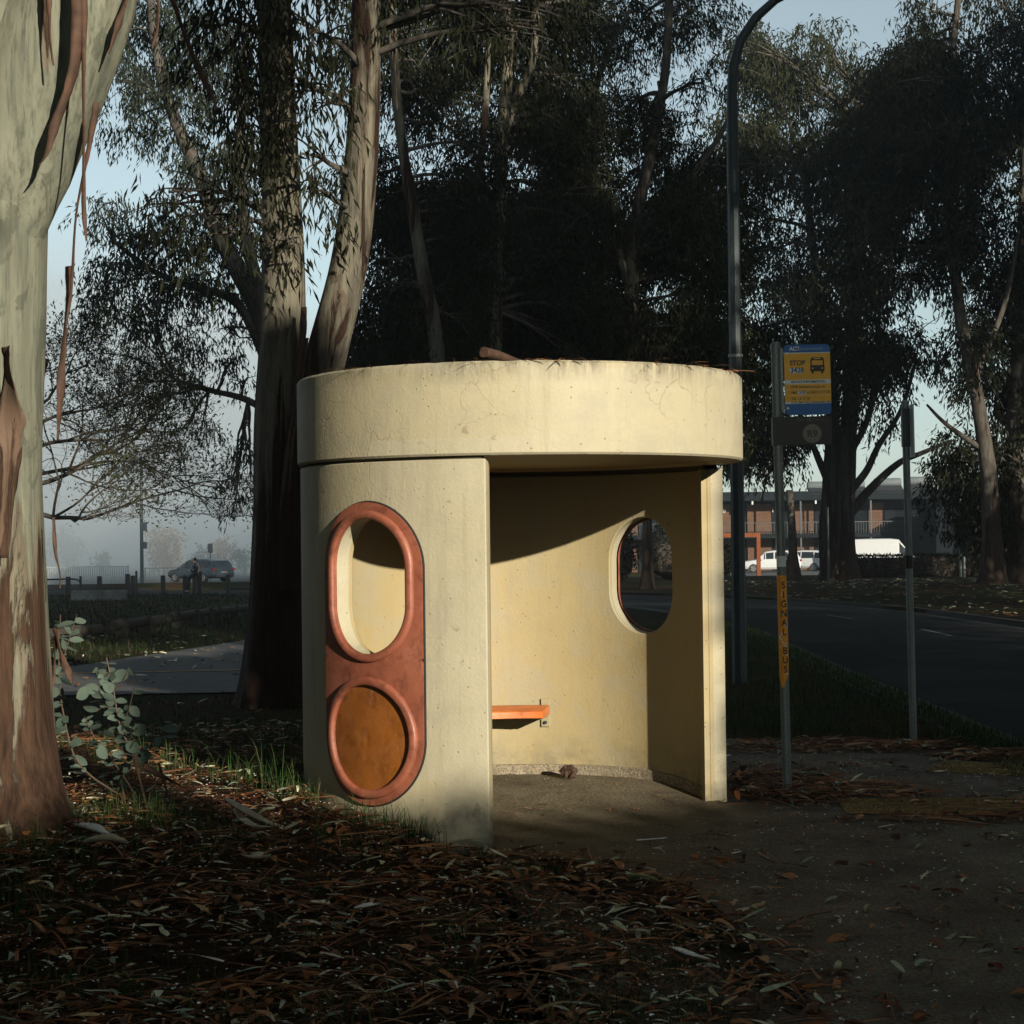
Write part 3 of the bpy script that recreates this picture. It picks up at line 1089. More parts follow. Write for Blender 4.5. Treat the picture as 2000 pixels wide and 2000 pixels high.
text("WEB transport.act.gov.au", .0225, M['sign_black'], sign, (SX0 + .040, yt, sz(.615)), bold=.0003, sx=.95)
text("SMS", .0225, M['sign_black'], sign, (SX0 + .040, yt, sz(.698)), bold=.0003)
sgn_rect(sz(.708), sz(.665), M['sign_white'], 'number_plate', -.0150, SX0 + .086, SX0 + .138)
text("3428", .023, M['sign_navy'], sign, (SX0 + .091, yt - .0018, sz(.698)), bold=.0004, sx=.95)
text("to 0432 13 17 10", .0225, M['sign_black'], sign, (SX0 + .143, yt, sz(.698)), bold=.0003, sx=.93)
text("TEL 13 17 10", .0225, M['sign_black'], sign, (SX0 + .040, yt, sz(.785)), bold=.0003)
text("DATA, SMS & CALL CHARGES MAY APPLY", .0165, M['sign_black'], sign, (SX0 + .040, yt, sz(.836)), bold=.0004, sx=.88)
# bus pictogram
mb = MB()
bx, bz, bw, bh = SX0 + .168, sz(.395), .094, .096
def bus_ring(outer, inner):
    rounded(mb, *outer, -.0162, -.0148, .018, (1, 1, 0, 0))
rounded(mb, bx, bx + bw, bz + .004, bz + .045, -.0162, -.0148, .006)
mb.box((bx + .0035 + .003, -.0155, bz + .062), (.009, .0014, .04), ry=-.05)
mb.box((bx + bw - .0065, -.0155, bz + .062), (.009, .0014, .04), ry=.05)
rounded(mb, bx + .006, bx + bw - .006, bz + .076, bz + bh, -.0162, -.0148, .012, (1, 1, 0, 0))
mb.box((bx + .016, -.0155, bz - .002), (.014, .0014, .016)); mb.box((bx + bw - .016, -.0155, bz - .002), (.014, .0014, .016))
pic = mb.build('bus_symbol', M['sign_black'], sign)
for z in (sz(.12), sz(.9)):
    mb = MB()
    mb.tube([(SX0 + .017, -.012, z), (SX0 + .017, -.018, z)], [.009, .008], 12)
    mb.build('bolt', M['screw'], sign)
for xx in (bx + .016, bx + bw - .016):
    mb = MB(); mb.tube([(xx, -.0163, bz + .024), (xx, -.0172, bz + .024)], [.0055, .0055], 12)
    mb.build('headlight', M['sign_yellow'], sign)
mb = MB(); mb.box((bx + bw / 2, -.0168, bz + .088), (.045, .001, .007))
mb.build('destination_strip', M['sign_yellow'], sign)
# dark route board under it
mb = MB(); mb.box((.168, -.010, 2.355), (.365, .004, .185)); mb.box((0, 0, 2.355), (.072, .07, .185))
rb = mb.build('route_board', M['sign_board'], stop)
mb = MB(); mb.tube([(.222, -.0122, 2.335), (.222, -.0140, 2.335)], [.062, .062], 40)
rd = mb.build('route_disc', M['sign_grey'], rb)
mb = MB(); mb.tube([(.222 + .061 * math.cos(a), -.0142, 2.335 + .061 * math.sin(a)) for a in np.linspace(0, 2 * PI, 49)], [.0014] * 49, 5, False)
mb.build('disc_edge', M['sign_pale'], rb)
text("R9", .062, M['sign_black'], rb, (.222, -.0148, 2.314), align='CENTER', bold=.001, sx=1.0)
mb = MB(); mb.tube([(.137 + .010 * math.cos(a), -.0128, 2.425 + .010 * math.sin(a)) for a in np.linspace(0, 2 * PI, 25)], [.0012] * 25, 5, False)
mb.build('logo_ring', M['sign_pale'], rb)
text("NT", .016, M['sign_pale'], rb, (.152, -.0128, 2.419))
text("TC", .024, M['sign_pale'], rb, (.188, -.0128, 2.416), bold=.0008)
text("Transport Canberra", .012, M['sign_grey'], rb, (.226, -.0128, 2.42))
sign.rotation_euler = rb.rotation_euler = (0, 0, 0)
stop.rotation_euler = (0, R_(-.75), 0)

# second pole, its sign seen edge on
b2 = at(1784, 1432, 14.8)
p2 = thing('sign_post', 'slim galvanised post at the kerb with a sign seen edge on', 'sign post', (b2.x, b2.y, plane_z(b2.y)))
mb = MB(); mb.lathe([(.030, -.1), (.030, 1.0), (.030, 2.0), (.030, 2.80)], 20); mb.build('pole', M['galv'], p2, smooth=40)
mb = MB(); mb.lathe([(.034, 2.79), (.034, 2.82), (.02, 2.83)], 20); mb.build('pole_cap', M['galv'], p2, smooth=40)
mb = MB(); mb.box((.045, .0, 2.57), (.004, .30, .44)); sp = mb.build('sign_plate', M['sign_white'], p2); sp.rotation_euler = (0, 0, R_(-3))
mb = MB(); mb.box((.0, 0, 2.60), (.063, .063, .32)); mb.build('sign_bracket', M['lamp_steel'], p2)
mb = MB(); mb.lathe([(.0315, 1.42), (.0315, 1.53)], 20); mb.build('band', M['sign_board'], p2, smooth=40)
p2.rotation_euler = (0, R_(-.6), 0)

# street lamp
lb = at(1445, 1330, 21.5)
lamp = thing('street_lamp', 'tall grey steel street lamp post with curved arm behind shelter', 'street lamp', (lb.x, lb.y, terrain(lb.x, lb.y)))
mb = MB()
mb.lathe([(.092, -.2), (.090, 1.3), (.087, 1.305), (.081, 3.0), (.074, 5.5), (.071, 6.0)], 8)
pole = mb.build('pole', M['lamp_steel'], lamp)
bevel(pole, .012, 2, 20)
mb = MB()
pts = [(0, 0, 5.95), (0, 0, 7.1), (.02, 0, 7.5), (.11, 0, 7.82), (.30, 0, 8.1), (.55, 0, 8.32), (1.0, 0, 8.55), (1.9, 0, 8.78)]
mb.tube(pts, [.075, .066, .064, .06, .056, .053, .05, .045], 14)
mb.build('arm', M['lamp_steel'], lamp, smooth=40)
mb = MB(); mb.box((2.15, 0, 8.82), (.62, .22, .1)); lh = mb.build('lamp_head', M['lamp_steel'], lamp); bevel(lh, .03)
for z_, r_ in ((2.98, .094), (3.95, .09)):
    mb = MB(); mb.tube([(0, 0, z_), (0, 0, z_ + .035)], [r_, r_], 12); mb.build('strap', M['galv'], lamp)

# ------------------------------------------------------------------ trees
rng = np.random.default_rng(11)

def leaves_mesh(name, P, D, Ln, Wd, m, parent):
    """one lanceolate leaf (4 corner blade, slightly folded) per row of P, along D"""
    n = len(P)
    D = D / np.linalg.norm(D, axis=1, keepdims=True)
    r = rng.normal(size=(n, 3))
    Sd = np.cross(D, r); Sd /= np.maximum(np.linalg.norm(Sd, axis=1, keepdims=True), 1e-6)
    Nn = np.cross(D, Sd)
    L = Ln[:, None]; W = Wd[:, None]
    bend = (rng.uniform(-.18, .18, n))[:, None] * L
    v = np.empty((n, 4, 3), dtype=np.float32)
    v[:, 0] = P
    v[:, 1] = P + D * L * .42 + Sd * W * .5 + Nn * bend
    v[:, 2] = P + D * L
    v[:, 3] = P + D * L * .42 - Sd * W * .5 + Nn * bend
    me = bpy.data.meshes.new(name)
    me.vertices.add(n * 4); me.vertices.foreach_set('co', v.ravel())
    me.loops.add(n * 4); me.loops.foreach_set('vertex_index', np.arange(n * 4, dtype=np.int32))
    me.polygons.add(n); me.polygons.foreach_set('loop_start', np.arange(0, n * 4, 4, dtype=np.int32))
    me.update(calc_edges=True)
    return link(name, me, m, parent)

def clump_leaves(clumps, density, leaf_len, leaf_w, droop=.75, per=22, sprig=.55):
    """clumps: (centre, radius xyz). returns arrays for leaves hanging on drooping sprigs"""
    Ps, Ds, twigs = [], [], []
    for c, rad in clumps:
        vol = rad[0] * rad[1] * rad[2] * 4.19
        ns = max(4, int(density * vol ** .8))
        u = rng.normal(size=(ns, 3)); u /= np.linalg.norm(u, axis=1, keepdims=True)
        rr = rng.uniform(.12, 1.0, ns) ** .55
        lump = 1 + .35 * np.sin(u[:, 0] * 5 + c[0]) * np.sin(u[:, 2] * 6 + c[2])
        pos = np.array(c) + u * (rr * lump)[:, None] * np.array(rad)
        ax = u * .8 + rng.normal(size=(ns, 3)) * .5; ax[:, 2] -= .55
        ax /= np.linalg.norm(ax, axis=1, keepdims=True)
        t = rng.uniform(0, 1, (ns, per))
        p = pos[:, None, :] + ax[:, None, :] * (t[..., None] * sprig) + rng.normal(size=(ns, per, 3)) * sprig * .16
        p[..., 2] -= (t ** 2) * sprig * .5
        d = ax[:, None, :] * .35 + rng.normal(size=(ns, per, 3)) * .45
        d[..., 2] -= droop * (1 + .6 * rng.uniform(size=(ns, per)))
        Ps.append(p.reshape(-1, 3)); Ds.append(d.reshape(-1, 3))
        twigs.append((pos, ax))
    P, D = np.concatenate(Ps), np.concatenate(Ds)
    n = len(P)
    L = leaf_len * rng.uniform(.6, 1.35, n); W = leaf_w * rng.uniform(.7, 1.3, n)
    return P, D, L, W, twigs

def limb_path(a, b, n=9, sag=.12, seed=0, jit=.05):
    a, b = Vector(a), Vector(b)
    L = (b - a).length
    out = []
    for i in range(n + 1):
        t = i / n
        p = a.lerp(b, t)
        p.z += L * sag * math.sin(PI * t) * (.6 + .4 * t)
        p += Vector((mnoise.noise(Vector((t * 3, seed, 0))), mnoise.noise(Vector((t * 3, seed, 5))), mnoise.noise(Vector((t * 3, seed, 9))))) * L * jit * math.sin(PI * t)
        out.append(p)
    return out

def smooth_path(pts, n=30):
    pts = [Vector(p) for p in pts]
    out = []
    m = len(pts) - 1
    for i in range(n + 1):
        t = i / n * m
        k = min(int(t), m - 1); f = t - k
        p0, p1, p2, p3 = pts[max(k - 1, 0)], pts[k], pts[k + 1], pts[min(k + 2, m)]
        out.append(.5 * ((2 * p1) + (p2 - p0) * f + (2 * p0 - 5 * p1 + 4 * p2 - p3) * f * f + (3 * p1 - p0 - 3 * p2 + p3) * f ** 3))
    return out

def make_tree(label, base, stems, clumps, leaf, leafm, barkm, density=9, leaf_w=.024, group=None, limb_r=.06, droop=.75,
              per=22, sprig=.55, sides=14, name='gum_tree', twig_frac=.12, limbm=None):
    """stems: list of (points, r0, r1) in world space; clumps in world space"""
    base = Vector(base)
    root = thing(name, label, 'tree', base, 0, group)
    mb = MB(); allp = []
    for si, (pts, r0, r1) in enumerate(stems):
        n = max(16, int(sum((Vector(pts[i + 1]) - Vector(pts[i])).length for i in range(len(pts) - 1)) / .22))
        n = min(n, 90)
        path = smooth_path(pts, n)
        rad = [r0 + (r1 - r0) * (i / n) ** .85 for i in range(n + 1)] if not isinstance(r0, list) else [interp(i / n, np.linspace(0, 1, len(r0)), r0) for i in range(n + 1)]
        mb.tube([p - base for p in path], rad, sides, wob=.09, seed=si * 3.1 + base.x, flare=.55 if si == 0 else None)
        allp += [(p, r) for p, r in zip(path[n // 3:], rad[n // 3:])]
    mb.build('trunk', barkm, root, smooth=60)
    if clumps:
        mb = MB()
        for ci, (c, rad) in enumerate(clumps):
            cv = Vector(c)
            best = min(allp, key=lambda q: (q[0] - cv).length + (2.5 if q[0].z > cv.z else 0) - .35 * min(q[0].z, cv.z))
            rr = min(best[1] * .6, limb_r)
            path = limb_path(best[0] - base, cv - base, 10, .10, ci * 1.7 + base.x)
            mb.tube(path, [rr * (1 - .75 * i / 10) + .006 for i in range(11)], 6, cap=False)
            for k in range(7):
                e = cv + Vector(rng.normal(size=3) * np.array(rad) * .62)
                st = path[random.randint(5, 10)]
                mb.tube(limb_path(st, e - base, 5, .06, ci + k), [rr * .35 * (1 - .8 * i / 5) + .004 for i in range(6)], 4, cap=False)
        mb.build('branches', limbm or barkm, root, smooth=60)
        cl = [(tuple(Vector(c) - base), rad) for c, rad in clumps]
        P, D, L, W, tw = clump_leaves(cl, density, leaf, leaf_w, droop, per, sprig)
        leaves_mesh('crown', P, D, L, W, leafm, root)
    return root

def C(px, py, d, rpx, ry=None, rd=None):
    """a leaf clump seen at a photo pixel, with its radius in photo pixels turned into metres"""
    s = d / FPX
    rx = rpx * s
    return (tuple(at(px, py, d)), (rx, rd if rd else rx * .9, (ry * s if ry else rx * .8)))

def gp(px, d):
    p = at(px, 1100, d)
    return Vector((p.x, p.y, terrain(p.x, p.y)))

# --- the big pale trunk at the left edge of the picture
A_d = 9.3
def Ap(px, py): return at(px, py, A_d)
a0 = Ap(-45, 1660); a0.z = terrain(a0.x, a0.y) - .15
stA = [([a0, Ap(-48, 1500), Ap(-52, 1200), Ap(-55, 900), Ap(-40, 600), Ap(-18, 300), Ap(10, 0), Ap(20, -300), Ap(-60, -900), Ap(-150, -1900)], .455, .2),
       ([Ap(-20, 520), Ap(20, 330), Ap(80, 150), Ap(135, 0), Ap(190, -200), Ap(330, -700), Ap(480, -1400)], [.2, .32, .34, .33, .3, .2, .1], 0)]
crA = []
for k in range(34):
    crA.append((tuple(Vector((-1.2, -2.6, 9.2)) + Vector((random.uniform(-5, 5.5), random.uniform(-4.5, 3), random.uniform(-1.0, 3.5)))), (1.35, 1.35, 1.0)))
treeA = make_tree('thick pale gum trunk at the left edge hung with peeling bark ribbons', a0, stA, crA, .2, M['leaf'], M['bark_pale'],
                  density=9, leaf_w=.035, limb_r=.09, sides=56, per=18)
treeA.name = 'gum_tree'
# peeling ribbons hanging off the trunk
def ribbon(pts, w0, w1, name, m, parent, curl=.35, org=None):
    org = Vector(org)
    path = smooth_path(pts, 26)
    mb = MB(); prev = None
    for i, p in enumerate(path):
        t = i / 26
        w = w0 + (w1 - w0) * t
        w *= 1 + .35 * mnoise.noise(Vector((t * 7, w0 * 99, 0)))
        tw = 1.1 * math.sin(t * 5 + w0 * 70)
        if t > .8: w *= 1 - (t - .8) * 3.2
        row = []
        for k in range(7):
            u = k / 6 - .5
            rag = 1 + .30 * mnoise.noise(Vector((t * 26, k * .2 + (9 if u > 0 else 0), w0 * 50)))
            x = u * w * rag
            yv = -curl * .55 * w * (1 - (2 * u) ** 2)
            q = Vector((x * math.cos(tw) - yv * math.sin(tw), x * math.sin(tw) + yv * math.cos(tw), 0))
            row.append(mb.vert(p - org + q))
        if prev:
            for k in range(6): mb.face(prev[k], prev[k + 1], row[k + 1], row[k])
        prev = row
    o = mb.build(name, m, parent, smooth=60)
    md = o.modifiers.new('thick', 'SOLIDIFY'); md.thickness = .003
    return o
def Af(px, py, dd=0): return at(px, py, A_d - .50 - dd)
ribbon([Af(150, -60), Af(152, 60), Af(140, 150), Af(108, 240), Af(92, 300), Af(76, 325)], .085, .02, 'bark_ribbon', M['bark_strip'], treeA, .5, a0)
ribbon([Af(163, -40), Af(164, 120), Af(165, 260), Af(164, 400), Af(168, 470)], .034, .018, 'bark_ribbon', M['bark_strip'], treeA, .5, a0)
ribbon([Af(95, -40), Af(98, 60), Af(104, 128)], .026, .010, 'bark_ribbon', M['bark_strip'], treeA, .5, a0)
ribbon([Af(308, -60, -.3), Af(310, 40, -.3), Af(297, 96, -.3)], .034, .014, 'bark_ribbon', M['bark_strip'], treeA, .5, a0)
ribbon([Af(275, -60, -.2), Af(240, 20, -.2), Af(212, 105, -.2)], .05, .016, 'bark_ribbon', M['bark_strip'], treeA, .4, a0)
ribbon([Af(188, 200, -.2), Af(172, 300, -.25), Af(150, 420, -.3), Af(140, 560, -.32), Af(128, 640, -.34)], .032, .012, 'bark_ribbon', M['bark_strip'], treeA, .5, a0)
ribbon([Af(325, -40, -1.2), Af(370, 90, -1.2), Af(405, 170, -1.2), Af(424, 216, -1.2)], .05, .018, 'bark_ribbon', M['bark_strip'], treeA, .5, a0)
ribbon([Af(104, 1010, -.3), Af(108, 1075, -.3), Af(118, 1120, -.3), Af(117, 1150, -.3)], .02, .006, 'bark_ribbon', M['bark_strip'], treeA, .5, a0)

M['bark_slab'] = bark('flaky_tan_bark', (.12, .085, .06), (.085, .058, .04), (.05, .03, .02), brown_level=.4, zfoot=.01)
ribbon([Af(12, 676, -.06), Af(16, 760, -.045), Af(20, 860, -.04), Af(14, 960, -.04), Af(8, 1090, -.05)], .15, .10, 'bark_slab', M['bark_slab'], treeA, -.12, a0)
ribbon([Af(136, 520, -.42), Af(128, 640, -.40), Af(118, 760, -.40), Af(112, 860, -.42)], .05, .03, 'bark_slab', M['bark_strip'], treeA, .2, a0)
# --- the double-stemmed gum behind the shelter
B_d = 19.3
def Bp(px, py, dd=0): return at(px, py, B_d + dd)
b0 = gp(545, B_d); b0.z -= .1
stB = [([b0, Bp(543, 1200), Bp(545, 1000), Bp(545, 800), Bp(553, 620), Bp(552, 400), Bp(540, 150), Bp(530, -150), Bp(520, -500), Bp(470, -1000)], .36, .13),
       ([Bp(565, 1150, -.1), Bp(590, 950, -.15), Bp(612, 800, -.2), Bp(640, 680, -.25), Bp(680, 520, -.3), Bp(702, 350, -.3), Bp(714, 150, -.3), Bp(716, 0, -.3), Bp(735, -250, 0), Bp(800, -700, .4)], .27, .13)]
crB = []
for (px, py, r, dd) in [(365, 395, 42, -1), (330, 375, 30, -1.2), (430, 455, 42, -1), (400, 420, 45, -1), (470, 330, 60, -1.2), (505, 250, 75, -1.5), (560, 150, 80, -1.6), (500, 60, 90, -1.2),
                        (600, 60, 90, -1.4), (590, 300, 60, -1), (640, 200, 55, -1.2), (620, 380, 45, -.9), (450, 170, 70, -1), (440, 40, 80, -.6), (570, -60, 100, -1.2),
                        (700, -90, 90, 0), (560, 470, 30, -.8), (1000, 20, 60, -1), (1060, 60, 45, -1), (960, 10, 45, -1), (1100, 20, 40, -1), (800, -60, 90, 0), (900, -70, 80, -.5), (1000, -90, 90, 0),
                        (520, -250, 130, 0), (700, -350, 140, 0), (400, -200, 120, 0), (850, -250, 130, 0), (600, -500, 150, 0)]:
    crB.append(C(px, py, B_d + dd, r, r * 1.0))
treeB = make_tree('double-stemmed streaked gum with dark hanging leaves just behind shelter', b0, stB, crB, .17, M['leaf_dark'], M['bark_mid'],
                  density=48, leaf_w=.028, limb_r=.035, sides=40, droop=1.0, per=20, sprig=.5, limbm=M['bark_dark'])
def rib2(pts, w0, w1): ribbon([Bp(*p, -.42) for p in pts], w0, w1, 'bark_ribbon', M['bark_strip'], treeB, .4, b0)
rib2([(594, 600), (588, 690), (572, 800), (556, 930), (546, 1010)], .08, .03)
rib2([(600, 660), (586, 760), (572, 860), (562, 960)], .05, .02)
rib2([(560, 640), (552, 740), (548, 860)], .04, .015)
ribbon([Bp(770, 60, -.3), Bp(772, 150, -.3), Bp(776, 215, -.3)], .03, .012, 'bark_ribbon', M['bark_strip'], treeB, .4, b0)

# --- mid-distance gum on the left, its crown against the fog
C_d = 38.0
c0 = gp(552, C_d)
def Cp(px, py, dd=0): return at(px, py, C_d + dd)
stC = [([c0, Cp(548, 1000), Cp(540, 800), Cp(520, 640), Cp(440, 480), Cp(385, 330), Cp(330, 200), Cp(300, 60), Cp(290, -100)], .34, .07),
       ([Cp(540, 760), Cp(470, 600), Cp(380, 560), Cp(300, 530), Cp(220, 470)], .13, .04),
       ([Cp(545, 820), Cp(480, 780), Cp(400, 760), Cp(340, 740)], .10, .03),
       ([Cp(530, 660), Cp(480, 450), Cp(470, 250), Cp(480, 50)], .16, .06)]
crC = []
for (px, py, r) in [(250, 60, 60), (310, 30, 70), (400, 50, 80), (240, 160, 58), (310, 150, 60), (370, 170, 62), (440, 150, 70), (260, 240, 45), (330, 260, 48), (430, 280, 60), (390, 330, 50),
                    (220, 395, 34), (195, 420, 30), (290, 400, 45), (250, 455, 52), (330, 470, 62), (400, 450, 60), (210, 520, 50), (280, 545, 62), (350, 570, 62), (430, 540, 55), (235, 600, 45),
                    (300, 640, 48), (370, 660, 42), (440, 640, 30), (470, 590, 36), (190, 600, 38), (330, 700, 26), (350, 760, 34), (310, 780, 28), (385, 745, 26), (455, 700, 30), (480, 740, 22), (470, 660, 22),
                    (395, 835, 24), (360, 850, 26), (470, 900, 26), (455, 940, 24), (480, 860, 20), (460, 975, 18), (490, 940, 20), (480, 400, 60), (480, 480, 50), (500, 300, 60), (200, 690, 22), (230, 750, 24)]:
    crC.append(C(px, py, C_d + random.uniform(-1.5, 1.5), r, r * .72))
make_tree('hazy gum with spreading leafy crown left of the double-stemmed trunk', c0, stC, crC, .17, M['leaf_blue'], M['bark_dark'],
          density=54, leaf_w=.036, limb_r=.035, droop=.9, per=24, sprig=.5)

# --- nearly bare spreading tree at the left
D_d = 30.0
d0 = gp(30, D_d)
def Dp(px, py, dd=0): return at(px, py, D_d + dd)
stD = [([d0, Dp(25, 1100), Dp(20, 1000), Dp(40, 900), Dp(60, 800), Dp(90, 700)], .2, .06)]
rootD = thing('bare_tree', 'nearly bare spreading tree with fine black twigs left of the trunk pair', 'tree', d0)
mb = MB()
mb.tube([p - d0 for p in smooth_path(stD[0][0], 24)], list(np.linspace(.2, .06, 25)), 12, wob=.08, flare=.4)
mb.build('trunk', M['bark_dark'], rootD, smooth=60)
mbr = MB(); tipsD = []
rnd = random.Random(5)
def grow(p, dirv, L, r, depth, up):
    n = 5
    pts, q, dd = [p], Vector(p), Vector(dirv)
    for i in range(n):
        dd = (dd + Vector((rnd.gauss(0, .16), rnd.gauss(0, .2), rnd.gauss(0, .16) + up * .06))).normalized()
        if q.z < 2.1 and dd.z < .12: dd.z = .12 + abs(dd.z) * .4; dd.normalize()
        q = q + dd * L / n
        pts.append(Vector(q))
    mbr.tube([x - d0 for x in pts], [r * (1 - .45 * i / n) for i in range(n + 1)], 5 if depth < 2 else 4, cap=False)
    if depth >= 5:
        tipsD.append((q, dd)); return
    for k in range(3 if depth < 4 else 2):
        t = rnd.choice((2, 3, 4, 5))
        ang = rnd.uniform(.35, .85)
        axis = dd.cross(Vector((rnd.gauss(0, 1), rnd.gauss(0, 1), rnd.gauss(0, 1)))).normalized()
        nd = (Matrix.Rotation(ang, 3, axis) @ dd)
        grow(pts[t], nd, L * rnd.uniform(.55, .8), r * .52, depth + 1, up)
    grow(q, dd, L * .75, r * .55, depth + 1, up)
for (a, b, L, r, up) in [((40, 1010), (420, 985), 1.7, .05, .1), ((35, 960), (300, 870), 1.5, .05, .5), ((50, 880), (260, 800), 1.25, .042, .3), ((70, 830), (220, 740), 1.0, .036, .3),
                         ((80, 790), (150, 730), .8, .03, .3), ((45, 930), (380, 920), 1.5, .04, .2)]:
    A, B = Dp(*a), Dp(*b)
    grow(A, (B - A).normalized(), L, r, 0, up)
mbr.build('branches', M['bark_dark'], rootD)
sel = [t for t in tipsD if rnd.random() < .34]
P = np.array([np.array(t[0] - d0) for t in sel]); Dd = np.array([np.array(t[1]) for t in sel])
P = np.repeat(P, 7, 0) + rng.normal(size=(len(P) * 7, 3)) * .11
Dd = np.repeat(Dd, 7, 0) + rng.normal(size=(len(P), 3)) * .7
leaves_mesh('crown', P, Dd, rng.uniform(.05, .1, len(P)), rng.uniform(.02, .035, len(P)), M['sparse'], rootD)

# --- the dark stand of gums behind the shelter
grp = 'dark gums standing behind the shelter'
def jitter_clumps(boxes, d, r0, r1, skip=()):
    out = []
    for (x0, x1, y0, y1, n) in boxes:
        for _ in range(n):
            px, py = random.uniform(x0, x1), random.uniform(y0, y1)
            if any(abs(px - sx) < sr * 1.0 and abs(py - sy) < sr2 for sx, sy, sr, sr2 in skip): continue
            r = random.uniform(r0, r1)
            out.append(C(px, py, d + random.uniform(-2.5, 2.5), r, r * .85))
    return out
GAPS = [(1290, 150, 40, 60), (1235, 330, 34, 40), (1330, 90, 40, 40), (1200, 90, 30, 60), (1180, 190, 25, 40), (1265, 640, 40, 22), (1745, 35, 60, 60)]
e0 = gp(850, 36)
make_tree('gum with slim leaning white trunk in dark stand above the roof', e0,
          [([e0, at(855, 800, 36), at(848, 640, 36), at(826, 530, 36), at(805, 400, 36), at(785, 280, 36), at(770, 120, 36), at(760, -80, 36)], .19, .08)],
          jitter_clumps([(730, 930, -60, 240, 16), (740, 900, 560, 720, 12), (860, 960, 240, 600, 12), (720, 780, 330, 640, 8)], 38.5, 50, 85),
          .17, M['leaf_dark'], M['bark_mid'], density=34, leaf_w=.036, group=grp, limb_r=.04, limbm=M['bark_dark'])
e1 = gp(960, 41)
make_tree('tall gum with forked pale trunk in dark stand above the roof centre', e1,
          [([e1, at(962, 800, 41), at(965, 600, 41), at(975, 400, 41), at(983, 250, 41), at(992, 100, 41), at(990, -80, 41)], .26, .1),
           ([at(984, 260, 41), at(1010, 190, 41), at(1040, 120, 41), at(1052, -40, 41)], .13, .07),
           ([at(902, 640, 40), at(925, 420, 40), at(945, 250, 40), at(955, 60, 40)], .14, .06)],
          jitter_clumps([(880, 1130, -60, 200, 20), (1000, 1160, 200, 480, 20), (1010, 1140, 480, 720, 16), (880, 960, 500, 700, 8)], 43.5, 50, 85, GAPS),
          .18, M['leaf_dark'], M['bark_mid'], density=34, leaf_w=.038, group=grp, limb_r=.05, limbm=M['bark_dark'])
e2 = gp(1352, 45)
make_tree('broad dark gum filling the space between roof and lamp post', e2,
          [([e2, at(1345, 950, 45), at(1300, 780, 45), at(1238, 620, 45), at(1240, 450, 45), at(1270, 300, 45), at(1300, 130, 45), at(1310, -60, 45)], .3, .09),
           ([at(1230, 560, 45), at(1180, 400, 45), at(1150, 250, 45), at(1180, 120, 45), at(1230, 20, 45)], .14, .05),
           ([at(1238, 470, 45), at(1320, 380, 45), at(1390, 290, 45), at(1440, 200, 45)], .13, .05)],
          jitter_clumps([(1120, 1400, 0, 200, 18), (1120, 1400, 200, 440, 26), (1130, 1420, 440, 720, 34), (1350, 1460, 300, 700, 12)], 46.5, 42, 78, GAPS),
          .18, M['leaf'], M['bark_far'], density=32, leaf_w=.040, group=grp, limb_r=.06, limbm=M['bark_dark'])
e3 = gp(1120, 52)
make_tree('farthest dark gum in stand, seen low over the roof edge', e3,
          [([e3, at(1120, 800, 52), at(1100, 600, 52), at(1090, 400, 52), at(1080, 200, 52)], .25, .1)],
          jitter_clumps([(720, 1130, 380, 760, 40), (1120, 1440, 620, 830, 16)], 52, 60, 95),
          .22, M['leaf_dark'], M['bark_far'], density=22, leaf_w=.055, group=grp, limb_r=.05, limbm=M['bark_dark'])

# --- gums across the road on the right
grp2 = 'gums across the road on the right'
f0 = at(1640, 1135, 78); f0.z = terrain(f0.x, f0.y)
def F(px, py, dd=0): return at(px, py, 78 + dd)
make_tree('multi-stemmed gum across the road whose stems fork low beside van', f0,
          [([f0, F(1648, 1000), F(1655, 860), F(1668, 720), F(1672, 560), F(1680, 400), F(1690, 250)], .58, .14),
           ([at(1622, 1138, 77.5), F(1618, 1040), F(1622, 940), F(1626, 800), F(1610, 650), F(1590, 500), F(1570, 330)], .50, .13),
           ([F(1662, 1000), F(1700, 955), F(1755, 905), F(1800, 885), F(1860, 860)], .24, .07),
           ([F(1660, 960), F(1692, 920), F(1716, 870), F(1760, 800), F(1790, 700)], .2, .07),
           ([F(1622, 950), F(1600, 900), F(1580, 850), F(1550, 780), F(1520, 700)], .2, .07),
           ([F(1650, 900), F(1700, 800), F(1720, 600), F(1760, 420)], .18, .06)],
          jitter_clumps([(1440, 1780, 240, 480, 40), (1450, 1780, 480, 700, 34), (1430, 1560, 690, 870, 12), (1600, 1790, 690, 800, 10), (1400, 1480, 780, 920, 5), (1420, 1800, 80, 260, 30)], 78, 38, 66,
                        GAPS + [(1830, 620, 40, 60), (1700, 830, 60, 35), (1460, 560, 30, 40), (1440, 700, 25, 30), (1600, 590, 24, 30)]),
          .3, M['leaf'], M['bark_far'], density=8, leaf_w=.075, group=grp2, limb_r=.12, sprig=.9, limbm=M['bark_dark'])
g0 = at(1938, 1160, 64); g0.z = terrain(g0.x, g0.y)
def G(px, py, dd=0): return at(px, py, 64 + dd)
make_tree('tall straight gum with peeling trunk near right edge', g0,
          [([g0, G(1936, 1000), G(1925, 880), G(1905, 760), G(1880, 640), G(1862, 500), G(1850, 330), G(1860, 120), G(1880, -80)], .36, .1),
           ([G(1922, 880), G(1850, 830), G(1810, 790)], .12, .04), ([G(1900, 740), G(1960, 600), G(1990, 450)], .14, .06)],
          jitter_clumps([(1720, 1900, 90, 330, 22), (1800, 1930, 300, 520, 14), (1700, 1800, 250, 500, 10), (1880, 1960, 640, 760, 5), (1780, 1900, 0, 120, 7)], 65, 42, 70, GAPS),
          .27, M['leaf_dark'], M['bark_far'], density=13, leaf_w=.065, group=grp2, limb_r=.1, sprig=.8, limbm=M['bark_dark'])
h0 = at(2000, 1150, 66); h0.z = terrain(h0.x, h0.y)
